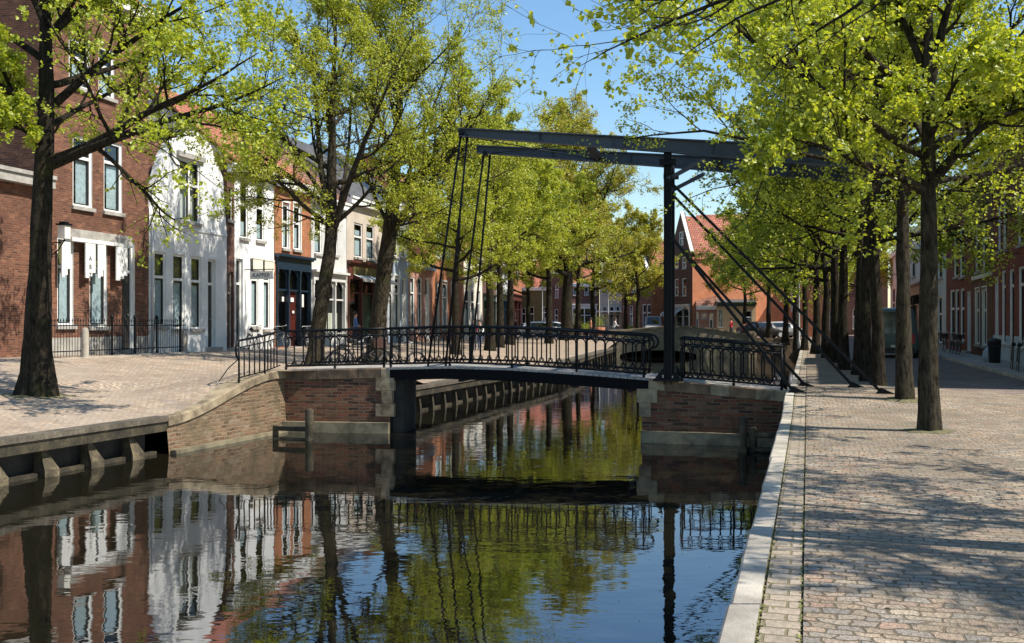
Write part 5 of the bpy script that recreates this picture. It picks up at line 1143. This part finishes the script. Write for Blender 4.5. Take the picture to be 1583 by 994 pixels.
for i, (px, yb, D, r_, lb) in enumerate(TR):
    lo = (X(px, D), D, zright(X(px, D), D)-.02)
    make_tree(lb, lo, 61+i*7, h=10.6+.4*(i % 3), r0=r_, fork=3.4+.3*(i % 2), limbs=15, spread=4.9, elev=(6, 72), c2=8, c3=7, c4=5, lc=8 if i < 2 else 7, lsize=.066+.008*i, clump=.05, minr=.003+.0008*i, group=GR, leafm=('leaf', 'leaf_g')[i % 2], barkm='bark' if i else 'bark_l', flare=1.3)
# farther trees: three patterns copied
def place(proto, loc, rz, sc, label, group):
    t = copy_tree(proto); t.location = loc; t.rotation_euler = (0, 0, rz); t.scale = (sc,)*3; t['label'] = label
    if group: t['group'] = group
    return t
pa = make_tree('far right row linden by the far end of the right quay, ninth from the camera', (X(1259, 51), 51, 1.0), 101, h=11, r0=.2, fork=3.8, limbs=14, spread=4.6, elev=(6, 72), c2=8, c3=6, c4=4, lc=8, lsize=.14, clump=.1, minr=.007, group=GR)
for i, (px, D) in enumerate([(1243, 58), (1232, 65), (1214, 73), (1262, 70)]):
    place(pa, (X(px, D), D, zright(X(px, D), D)), i*1.9+.5, .95+.08*(i % 3), ['tenth linden of the right row, a slim trunk before the far houses', 'eleventh linden of the right row, seen behind the bridge stays', 'twelfth linden of the right row, by the end of the far arched bridge', 'slim linden on the street side behind the right row'][i], GR)
pb = make_tree('tall olive leaved tree with a broad crown standing in the middle behind the drawbridge', (X(876, 76), 76, 1.3), 111, h=14.8, r0=.5, fork=4.8, limbs=20, spread=7.4, elev=(14, 70), c2=10, c3=8, c4=5, lc=10, lsize=.13, clump=.10, leafm='leaf_o', name='tall_tree', minr=.011, twig_up=.12)
pc = make_tree('left quay linden, first beyond the two leaning trees', (X(757, 54), 54, 1.2), 121, h=12, r0=.26, fork=4.4, limbs=15, spread=4.8, elev=(8, 72), c2=8, c3=7, c4=4, lc=11, lsize=.12, clump=.08, leafm='leaf_y', minr=.007, group=GLf)
for i, (px, D, sc) in enumerate([(772, 60, 1.0), (788, 66, 1.05), (704, 47, .8), (848, 70, 1.0), (893, 86, 1.05), (916, 92, 1.0), (816, 84, .85), (966, 97, .8)]):
    y_ = D; place(pc, (X(px, D), D, 1.3 if D > 62 else zleft(X(px, D), D)), i*2.1+1, sc, ['left quay linden, second beyond the two leaning trees', 'left quay linden, third beyond the two leaning trees', 'small left street linden standing behind the bridge rods', 'slender leaning linden just left of the tall middle tree', 'linden right behind the trunk of the tall middle tree', 'linden in front of the pale glazed shop', 'small linden in front of the green far house', 'small linden in front of the far brown house with tall white windows'][i], GLf)
pd = make_tree('yellow green tree filling the gap before the striped awning houses', (X(985, 90), 90, 1.3), 131, h=10.5, r0=.22, fork=4, limbs=13, spread=4.3, c2=8, c3=6, c4=4, lc=9, lsize=.15, clump=.1, leafm='leaf_o', minr=.01)
for i, (px, D, sc) in enumerate([(1150, 88, .9), (1188, 82, 1.0), (1345, 100, 1.1)]):
    place(pd, (X(px, D), D, 1.3), i*1.3+.7, sc, ['tree in front of the sand coloured building', 'tree before the grey green far house', 'tree closing the far end of the shaded right street'][i], None)
# moss rings at the feet of the trees
for nm, px, D, r_, fz in (('moss_patch', 57, 21, .62, zleft), ('moss_patch', 1436, 14.4, .34, zright), ('moss_patch', 1398, 18.6, .36, zright)):
    x, y = X(px, D), D; mb = MB(); rg = random.Random(int(px)); nr = 26
    ring = [(x+r_*(.75+.6*rg.random())*math.cos(k*2*math.pi/nr), y+r_*(.75+.6*rg.random())*math.sin(k*2*math.pi/nr)) for k in range(nr)]
    mb.v.append((x, y, fz(x, y)+.05)); mb.v += [(a, b_, fz(a, b_)+.005) for a, b_ in ring]
    for k in range(nr): mb.f.append([0, 1+k, 1+(k+1) % nr]); mb.m.append(0); mb.sm.append(True)
    tag(mb.build(nm, M['moss'], None), None, None, None, 'stuff')['label'] = 'moss and soil around the foot of ' + {57: 'the nearest left tree', 1436: 'the nearest right tree', 1398: 'the second right tree'}[px]

# ------------------------------------------------------------------ fence, bollards, street things
zf = zhouse(30)-.06
fp = [Vector((X(px, YL(px)), YL(px))) for px in (62, 160, 240, 290)]
tdir = (fp[-1]-fp[0]).normalized(); nrm_ = Vector((tdir.y, -tdir.x)); A = fp[0]+nrm_*1.35-tdir*4.5; Bq = fp[-1]+nrm_*1.35-tdir*3.6
# find ends on the view rays
def onray(px): k = (px-791)/F; s_ = (A.x-k*A.y)/(tdir.y*k-tdir.x); return A+tdir*s_
A = onray(56); Bq = onray(286); L = (Bq-A).length
t = tag(empty('iron_fence', (A.x, A.y, zf), math.atan2(tdir.y, tdir.x)), 'black iron picket fence with spear tips in front of the brown and white houses', 'fence')
mb = MB(); mb.tube([(0, 0, .22), (L, 0, .22)], .018, 5); mb.tube([(0, 0, 1.0), (L, 0, 1.0)], .018, 5); mb.build('rail', M['iron'], t)
mb = MB(); n = int(L/.125)
for i in range(1, n):
    x = L*i/n; mb.tube([(x, 0, .0), (x, 0, 1.12)], .011, 4); mb.tube([(x, 0, 1.12), (x, 0, 1.15), (x, 0, 1.22)], [.012, .022, .003], 5)
mb.build('pickets', M['iron'], t)
mb = MB(); mb.box(-.1, L+.1, -.12, .12, -.35, .04); mb.build('kerb_stone', M['sill'], t)
for px in (172, 207, 241, 277):
    x = (onray(px)-A).length; mb = MB(); mb.lathe([(.05, 0), (.05, .1), (.035, .14), (.035, 1.2), (.055, 1.24), (.05, 1.3), (.012, 1.36)], (x, -.02, 0), 8); mb.build('fence_post', M['iron'], t)
def bollard(label, px, y0, D, h, r_):
    x = X(px, D); t = tag(empty('stone_bollard', (x, D, H-(y0-500)/F*D)), label, 'bollard', 'stone bollards by the iron fence')
    mb = MB(); mb.lathe([(r_*1.05, -.1), (r_, 0), (r_, h-.15), (r_*.85, h-.05), (r_*.5, h), (.01, h+.01)], (0, 0, 0), 14); mb.build('post', M['coping'], t)
    mb = MB(); mb.box(-r_*1.3, r_*1.4, -r_*1.6, r_*1.3, -.1, .12); mb.build('foot', M['sill'], t)
pA = onray(131); bollard('pale stone bollard in the middle of the iron fence', 131, 560, pA.y-.4, 1.05, .11)
pA = onray(284); bollard('pale stone bollard at the right end of the iron fence', 285, 550, pA.y, .9, .10)

def bicycle(label, loc, rz, lean=0, basket=False, group=None, col='black'):
    t = tag(empty('bicycle', loc, rz), label, 'bicycle', group); t.rotation_euler = (lean, 0, rz)
    for x in (-.52, .52):
        mb = MB(); mb.tube([(x+.33*math.cos(a), 0, .345+.33*math.sin(a)) for a in [k*math.pi/12 for k in range(24)]], .018, 5, closed=True); wo = mb.build('wheel', M['rubber'], t)
        mb = MB(); mb.tube([(x+.305*math.cos(a), 0, .345+.305*math.sin(a)) for a in [k*math.pi/12 for k in range(24)]], .009, 4, closed=True)
        for k in range(12): a = k*math.pi/6; mb.tube([(x, 0, .345), (x+.3*math.cos(a), 0, .345+.3*math.sin(a))], .002, 3)
        mb.tube([(x, -.04, .345), (x, .04, .345)], .02, 6); mb.build('rim', M['chrome'], wo)
        mb = MB(); mb.tube([(x+.365*math.cos(a), 0, .345+.365*math.sin(a)) for a in [R(20)+k*R(140)/9 for k in range(10)]], .015, 4); mb.build('mudguard', M[col], t)
    mb = MB(); bb = (-.08, 0, .30); st = (-.22, 0, .80); hd = (.36, 0, .82)
    for a, b_ in ((bb, st), (bb, (.38, 0, .72)), (st, (.37, 0, .80)), ((-.52, 0, .345), bb), ((-.52, 0, .345), (-.20, 0, .72)), ((.52, 0, .345), (.36, 0, .78)), ((.36, 0, .78), (.33, 0, 1.02))): mb.tube([a, b_], .016, 6)
    mb.build('frame', M[col], t)
    mb = MB(); mb.tube([(.12, -.28, 1.02), (.26, -.26, 1.06), (.34, -.06, 1.03), (.34, .06, 1.03), (.26, .26, 1.06), (.12, .28, 1.02)], .013, 5); mb.build('handlebar', M['chrome'], t)
    mb = MB(); mb.tube([(-.36, 0, .90), (-.26, 0, .915), (-.12, 0, .91), (-.06, 0, .90)], [.05, .08, .04, .02], 7); mb.tube([(-.22, 0, .78), (-.24, 0, .9)], .014, 5); mb.build('saddle', M['rubber'], t)
    mb = MB(); mb.box(-.78, -.38, -.06, .06, .72, .735); mb.tube([(-.74, 0, .73), (-.54, 0, .345)], .007, 4); mb.build('carrier', M['black'], t)
    if basket: mb = MB(); mb.box(.42, .74, -.2, .2, .72, .74); mb.box(.42, .44, -.2, .2, .72, .98); mb.box(.72, .74, -.2, .2, .72, .98); mb.box(.44, .72, -.2, -.18, .74, .98); mb.box(.44, .72, .18, .2, .74, .98); mb.build('basket', M['brick_dark'], t)
    return t
def onf(px, off_, YF=YL):
    P = Vector((X(px, YF(px)), YF(px))); Q = Vector((X(px+3, YF(px+3)), YF(px+3))); d = (Q-P).normalized(); return P+Vector((d.y, -d.x))*off_, math.atan2(d.y, d.x)
for i, (px, o_, lb, tw) in enumerate([(366, .9, 'black bicycle leaning on the white house with valances', .1), (402, 1.0, 'bicycle with a silver handlebar beside the navy shop', -.1), (420, 1.9, 'black bicycle nearest the railing below the orange brick house', .25),
      (592, 1.2, 'bicycle by the blue grey house wall', 0), (648, 1.2, 'bicycle in front of the pink brick house', .1)]):
    p, a = onf(px, o_); bicycle(lb, (p.x, p.y, zleft(p.x, p.y)), a+tw, -.12, group='bicycles on the left quay')
for i, (px, D, lb, a) in enumerate([(556, 27.5, 'black bicycle with a basket leaning against the left abutment railing', .1), (545, 28.4, 'black bicycle parked behind another one at the abutment railing', -.25), (620, 33, 'bicycle parked by the thick pale trunk', .5)]):
    x = X(px, D); bicycle(lb, (x, D, zleft(x, D)), a, .1, basket=(i == 0), group='bicycles on the left quay')
for i, (px, o_, lb) in enumerate([(1464, 1.0, 'farthest bicycle along the red brick wall'), (1476, 1.0, 'bicycle under the row of four pale doors'), (1490, 1.1, 'bicycle beside the red brick house door'), (1503, 1.1, 'bicycle before the ochre pilasters'), (1515, 1.0, 'bicycle parked below the brown brick house window')]):
    p, a = onf(px, -o_ if False else o_, YR); p = Vector((X(px, YR(px)), YR(px))); q = Vector((.956, -.296)); p = p-q*1.0; bicycle(lb, (p.x, p.y, zright(p.x, p.y)+.1), math.atan2(.956, .296), .1, basket=i % 2 == 0, group='bicycles along the right houses')
for px, y0, D, lb in ((1571, 577, 31, 'black bicycle parked at the right edge with its front toward the street'), (1562, 573, 32.2, 'second black bicycle parked at the right edge by the kerb')):
    bicycle(lb, (X(px, D), D, 1.0), R(65), .08, group='bicycles along the right houses')
# small street furniture on the right pavement
x, y = X(1537, 37), 37; t = tag(empty('waste_bin', (x, y, 1.1)), 'small black waste bin on the right pavement', 'bin'); mb = MB(); mb.lathe([(.2, 0), (.24, .8), (.26, .82), (.2, .9), (.02, .95)], (0, 0, 0), 10); mb.build('body', M['black'], t); mb = MB(); mb.box(-.12, .12, -.27, -.235, .6, .7); mb.build('slot', M['rubber'], t)
x, y = X(1531, 38), 38.; t = tag(empty('rubbish_bag', (x, y, 1.1)), 'pale blue grey bag standing beside the waste bin', 'bag'); mb = MB(); mb.lathe([(.22, 0), (.30, .15), (.28, .4), (.12, .6), (.05, .68), (.09, .76)], (0, 0, 0), 9); mb.build('sack', M['blue'], t); mb = MB(); mb.tube([(.07*math.cos(a), .07*math.sin(a), .67) for a in [k*math.pi/4 for k in range(8)]], .015, 4, closed=True); mb.build('tie', M['black'], t)

def streetlamp(label, px, D, h, z):
    t = tag(empty('street_lamp', (X(px, D), D, z)), label, 'street lamp'); mb = MB(); mb.lathe([(.09, 0), (.09, .5), (.05, .6), (.035, h-.4), (.05, h-.35), (.04, h-.3)], (0, 0, 0), 8); mb.build('post', M['grey'], t)
    mb = MB(); mb.lathe([(.10, h-.3), (.18, h+.1), (.17, h+.12)], (0, 0, 0), 6); mb.build('lamp_glass', M['lampglass'], t); mb = MB(); mb.lathe([(.24, h+.12), (.12, h+.26), (.02, h+.34)], (0, 0, 0), 6); mb.build('cap', M['iron'], t)
streetlamp('pale thin street lamp between the trunks of the right row', 1235, 62, 5.0, 1.0); streetlamp('street lamp post in front of the pale far shop', 940, 104, 5.0, 1.33); streetlamp('street lamp post beside the green far house', 838, 100, 5, 1.33)
streetlamp('slim pale street lamp behind the bridge railing end on the right quay', 1229, 24.5, 3.4, 1.05) if False else None

# ------------------------------------------------------------------ vehicles
def car(label, loc, rz, L=4.2, Wd=1.72, Hh=1.45, col='carwhite', van=False, group=None):
    t = tag(empty('parked_van' if van else 'parked_car', loc, rz), label, 'van' if van else 'car', group)
    if van: sec = [(-L/2, .30, .62, 1.0, .86), (-L/2+.06, .22, 1.05, Hh-.12, .95), (-L*.1, .22, 1.05, Hh, .98), (L*.22, .22, 1.05, Hh-.05, .98), (L*.36, .22, 1.02, 1.12, .95), (L*.47, .25, .85, .90, .9), (L/2, .32, .6, .66, .82)]
    else: sec = [(-L/2, .34, .6, .68, .82), (-L/2+.12, .22, .86, .94, .93), (-L*.36, .22, .90, Hh-.22, .97), (-L*.22, .22, .90, Hh-.02, .99), (L*.02, .22, .89, Hh, 1.), (L*.14, .22, .88, Hh-.12, .99), (L*.27, .22, .86, .90, .97), (L*.42, .24, .76, .80, .92), (L/2, .32, .55, .6, .8)]
    mb = MB(); rows = []
    for x, zb, zm, zt, wf in sec:
        w2 = Wd/2*wf; wt = w2*(.78 if zt-zm > .25 else .93)
        rows.append([(x, -w2*.9, zb), (x, -w2, (zb+zm)/2), (x, -w2*.98, zm), (x, -wt, zt-.04), (x, -wt*.8, zt), (x, wt*.8, zt), (x, wt, zt-.04), (x, w2*.98, zm), (x, w2, (zb+zm)/2), (x, w2*.9, zb)])
    vs = [v for r_ in rows for v in r_]; n = 10; fs = []; ms = []
    for i in range(len(rows)-1):
        for k in range(n): fs.append((i*n+k, i*n+(k+1) % n, (i+1)*n+(k+1) % n, (i+1)*n+k))
    fs += [tuple(range(n))[::-1], tuple(range((len(rows)-1)*n, len(rows)*n))]
    mb.add(vs, fs, 0, True); mb.build('body', M[col], t)
    for i in range(len(rows)-1):
        a, b_ = rows[i], rows[i+1]; da = sec[i][3]-sec[i][2]; db = sec[i+1][3]-sec[i+1][2]
        if da < .2 and db < .2: continue
        if van and i in (0, 1): 
            if i == 1: continue
        for k0, k1, sg in ((2, 3, -1), (7, 6, 1)):
            if van and i < 3: continue
            if min(da, db) > .2:
                q = [Vector(a[k0]).lerp(Vector(a[k1]), .12), Vector(b_[k0]).lerp(Vector(b_[k1]), .12), Vector(b_[k0]).lerp(Vector(b_[k1]), .85), Vector(a[k0]).lerp(Vector(a[k1]), .85)]
                q = [v+Vector((0, sg*.012, .004)) for v in q]; g = MB(); g.quad(*q); g.build('window', M['glassdark'], t)
        if abs(sec[i][3]-sec[i+1][3]) > .2:
            q = [Vector(a[4]).lerp(Vector(b_[4]), .1), Vector(a[4]).lerp(Vector(b_[4]), .9), Vector(a[5]).lerp(Vector(b_[5]), .9), Vector(a[5]).lerp(Vector(b_[5]), .1)]
            g = MB(); g.quad(*[v+Vector((.0, 0, .014))+Vector((.01 if sec[i+1][3] < sec[i][3] else -.01, 0, 0)) for v in q]); g.build('windscreen', M['glassdark'], t)
    if van: g = MB(); g.quad((-L/2-.004+.05, -.62, 1.12), (-L/2+.045, .62, 1.12), (-L/2+.055, .6, Hh-.25), (-L/2+.055, -.6, Hh-.25)); g.build('rear_window', M['glassdark'], t)
    for x in (-L*.31, L*.31):
        for y in (-1, 1):
            m2 = MB(); m2.tube([(x, y*(Wd/2-.20), .31), (x, y*(Wd/2-.0), .31)], .31, 16, smooth=False); wo = m2.build('wheel', M['rubber'], t)
            m2 = MB(); m2.tube([(x, y*(Wd/2-.02), .31), (x, y*(Wd/2+.01), .31)], .19, 10, smooth=False); m2.build('rim', M['chrome'], wo)
    for y in (-1, 1):
        m2 = MB(); m2.box(L/2-.12, L/2+.005, y*.66-.12, y*.66+.12, .6 if not van else .62, .72 if not van else .78); m2.build('headlight', M['lampglass'], t)
        m2 = MB(); m2.box(-L/2-.01, -L/2+.10, y*.68-.09, y*.68+.09, .68, .84 if not van else 1.1); m2.build('tail_light', M['redlamp'], t)
    m2 = MB(); m2.box(-L/2-.02, -L/2+.05, -.26, .26, .50, .61); m2.build('number_plate', M['cream'], t)
    m2 = MB(); m2.box(-L/2-.05, -L/2+.1, -.75, .75, .33, .48); m2.box(L/2-.1, L/2+.04, -.72, .72, .33, .48); m2.build('bumper', M['black'], t)
    return t
M['glassdark'] = flat('dark_window_glass', (.015, .018, .02), .05, .8)
def gz(x, y): return zright(x, y) if x > EL(min(y, 78)) else zleft(x, y)
car('green grey delivery van seen from behind between the second and third right trees', (X(1379, 47), 47, 1.0), R(73), L=5.0, Wd=2.0, Hh=2.35, col='vangreen', van=True)
car('white car half hidden behind the slender leaning linden', (X(833, 93), 93, 1.33), R(15), col='carwhite')
car('white car parked just left of the tall middle tree', (X(857, 97), 97, 1.33), R(5), col='carwhite')
car('light grey van parked left of the iron post in the distance', (X(1010, 96), 96, 1.33), R(-100), L=4.6, Hh=2.0, col='cargrey', van=True)
car('dark car parked beside the sand coloured building', (X(1178, 84), 84, 1.33), R(8), col='black')
car('grey car parked behind the slim trunks of the right row', (X(1206, 86), 86, 1.33), R(10), col='cargrey')

# ------------------------------------------------------------------ people
def person(label, loc, rz, h=1.72, top='redcloth', legs='jeans', stride=.12, lean=.0, arm=(.1, .1), extra=None):
    t = tag(empty('person', loc, rz), label, 'person'); s = h/1.72
    J = {'pel': (0, 0, .93, .13), 'bel': (lean*.3, 0, 1.06, .12), 'che': (lean*.7, 0, 1.28, .145), 'nek': (lean, 0, 1.45, .055), 'hd0': (lean+.01, 0, 1.53, .075), 'hd1': (lean+.02, 0, 1.62, .095), 'hd2': (lean+.015, 0, 1.69, .06)}
    E = [('pel', 'bel'), ('bel', 'che'), ('che', 'nek'), ('nek', 'hd0'), ('hd0', 'hd1'), ('hd1', 'hd2')]
    for sg, nm in ((-1, 'r'), (1, 'l')):
        st = stride*sg
        J['hip'+nm] = (0, .09*sg, .88, .095); J['kn'+nm] = (st*.6+.03, .10*sg, .49, .062); J['an'+nm] = (st, .10*sg, .09, .042); J['to'+nm] = (st+.15, .12*sg, .035, .035)
        J['sh'+nm] = (lean*.9, .175*sg, 1.40, .062); J['el'+nm] = (lean*.8-.02+arm[0]*.5, .24*sg, 1.13, .042); J['wr'+nm] = (lean*.6+arm[0]+.08, .22*sg, .92+arm[1], .03); J['ha'+nm] = (lean*.6+arm[0]+.12, .21*sg, .85+arm[1], .034)
        E += [('pel', 'hip'+nm), ('hip'+nm, 'kn'+nm), ('kn'+nm, 'an'+nm), ('an'+nm, 'to'+nm), ('che', 'sh'+nm), ('sh'+nm, 'el'+nm), ('el'+nm, 'wr'+nm), ('wr'+nm, 'ha'+nm)]
    ks = list(J); me = bpy.data.meshes.new('body'); me.from_pydata([tuple(c*s for c in J[k][:3]) for k in ks], [(ks.index(a), ks.index(b_)) for a, b_ in E], [])
    o = bpy.data.objects.new('body', me); link(o); md = o.modifiers.new('skin', 'SKIN'); sv_ = me.skin_vertices[0].data
    for i, k in enumerate(ks): sv_[i].radius = (J[k][3]*s,)*2; sv_[i].use_root = (k == 'pel')
    o.modifiers.new('sub', 'SUBSURF').levels = 1; o.modifiers['sub'].render_levels = 1
    dg = bpy.context.evaluated_depsgraph_get(); m2 = bpy.data.meshes.new_from_object(o.evaluated_get(dg)); bpy.data.objects.remove(o)
    m2.name = 'body'; m2.materials.clear()
    for k in ('skin', top, legs, 'black'): m2.materials.append(M[k])
    for p in m2.polygons:
        c = p.center/s; p.use_smooth = True
        p.material_index = 3 if c.z < .10 else (2 if c.z < .95 and abs(c.y) < .19 else (1 if c.z < 1.44 and not (abs(c.y) > .18 and c.z < .95+arm[1]) else 0))
    b = bpy.data.objects.new('body', m2); link(b).parent = t
    mb = MB(); hx, hz = (lean+.0)*s, 1.635*s; mb.lathe([(.06*s, -.06*s), (.098*s, -.01*s), (.104*s, .05*s), (.085*s, .10*s), (.04*s, .13*s), (.002, .14*s)], (hx-.012*s, 0, hz), 10); mb.build('hair', M['hair'], t)
    if extra: mb = MB(); mb.tube([(lean-.14, 0, 1.0), (lean-.20, 0, 1.1), (lean-.20, 0, 1.3), (lean-.13, 0, 1.42)], [.05, .13, .13, .05], 8); mb.build('backpack', M[extra], t)
    return t
person('person in a red jacket walking behind the parapet of the far bridge', (X(1130, 80.5), 80.5, 1.33), R(150), top='redcloth', legs='darkcloth')
person('person in dark clothes carrying a red bag beyond the bridge rods', (X(733, 52), 52, zleft(X(733, 52), 52)), R(250), top='darkcloth', legs='darkcloth', extra='redcloth')
person('person in a white top walking beside the one with the red bag', (X(741, 53.5), 53.5, zleft(X(741, 53.5), 53.5)), R(250), top='whitecloth', legs='jeans', h=1.66)
person('person in white crouching forward over the canal edge by the far houses', (X(948, 84), 84, 1.33), R(0), top='whitecloth', legs='jeans', lean=.16, arm=(.25, .15))
person('person in pale clothes walking behind the tall middle tree', (X(913, 82), 82, 1.33), R(180), top='terracotta', legs='darkcloth')
person('person in dark clothes standing left among the far trunks', (X(797, 78), 78, 1.33), R(200), top='darkcloth', legs='jeans')
person('small person in a blue top among the bicycles of the beige shop', (X(549, 50), 50, zleft(X(549, 50), 50)), R(20), top='bluecloth', legs='darkcloth')
# planters and hedge bits in the distance
def planter(label, px, D, z, w_, h_, seed):
    t = tag(empty('planter', (X(px, D), D, z)), label, 'planter'); mb = MB(); mb.lathe([(w_*.36, 0), (w_*.5, h_*.45), (w_*.54, h_*.45+.03), (w_*.45, h_*.45)], (0, 0, 0), 10); mb.build('pot', M['terracotta'], t)
    rs = np.random.RandomState(seed); n = 420; c = rs.randn(n, 3)*np.array([w_*.32, w_*.32, h_*.2])+np.array([0, 0, h_*.75]); d = nrm(rs.randn(n, 3)); s = nrm(np.cross(d, rs.randn(n, 3))); z_ = .1
    v = np.stack([c, c+s*z_*.4+d*z_*.5, c+d*z_, c-s*z_*.4+d*z_*.5], 1).reshape(-1, 3); b0 = np.arange(n)*4; me = npmesh('foliage', [(v, np.stack([b0, b0+1, b0+2, b0+3], 1))], M['leaf_g'], False); o = bpy.data.objects.new('foliage', me); link(o).parent = t
planter('terracotta pot with green shrub in front of the pale glazed shop', 926, 103, 1.33, 1.3, 1.9, 1); planter('terracotta pot with low plants right of the pale glazed shop', 973, 100, 1.33, .9, 1.0, 2); planter('potted shrub beside the dark red brick far house', 905, 104, 1.33, .9, 1.2, 3)
mb = MB()
for i in range(420):
    y = 4+20*rng.random()**1.2; f_ = rng.random()**2; x = ER(y)-.15-f_*9 if rng.random() < .6 else EL(y)+.2+f_*6; 
    if x < EL(y)+.1 or x > ER(y)-.05: continue
    a = rng.random()*6.28; l = rng.uniform(.008, .022); mb.add([(x, y, .004), (x+l*math.cos(a), y+l*math.sin(a), .005), (x+l*math.cos(a+.8)*1.4, y+l*math.sin(a+.8)*1.4, .005)], [(0, 1, 2)])
o = mb.build('floating_scraps', M['timber_lit']); tag(o, 'tiny bud scales and bits floating on the canal water', 'litter', kind='stuff')
# fallen scraps and dry leaves on the quays
mb = MB()
for i in range(700):
    y = 4+22*rng.random()**1.3; x = ER(y)+.3+rng.random()*7; z = zright(x, y)+.003; a = rng.random()*6.28; l = rng.uniform(.01, .028)
    mb.add([(x, y, z), (x+l*math.cos(a), y+l*math.sin(a), z+.004), (x+l*math.cos(a+.6)*1.5, y+l*math.sin(a+.6)*1.5, z+.002), (x+l*math.cos(a+1.4), y+l*math.sin(a+1.4), z+.006)], [(0, 1, 2, 3)])
for i in range(500):
    y = 14+20*rng.random(); d = rng.random()*9+.5; x = EL(y)-d; z = zleft(x, y)+.004; a = rng.random()*6.28; l = rng.uniform(.015, .04)
    mb.add([(x, y, z), (x+l*math.cos(a), y+l*math.sin(a), z+.004), (x+l*math.cos(a+.6)*1.5, y+l*math.sin(a+.6)*1.5, z+.002), (x+l*math.cos(a+1.4), y+l*math.sin(a+1.4), z+.006)], [(0, 1, 2, 3)])
o = mb.build('fallen_bud_scales', M['timber_lit']); tag(o, 'dry bud scales and leaf scraps scattered on both quays', 'litter', kind='stuff')
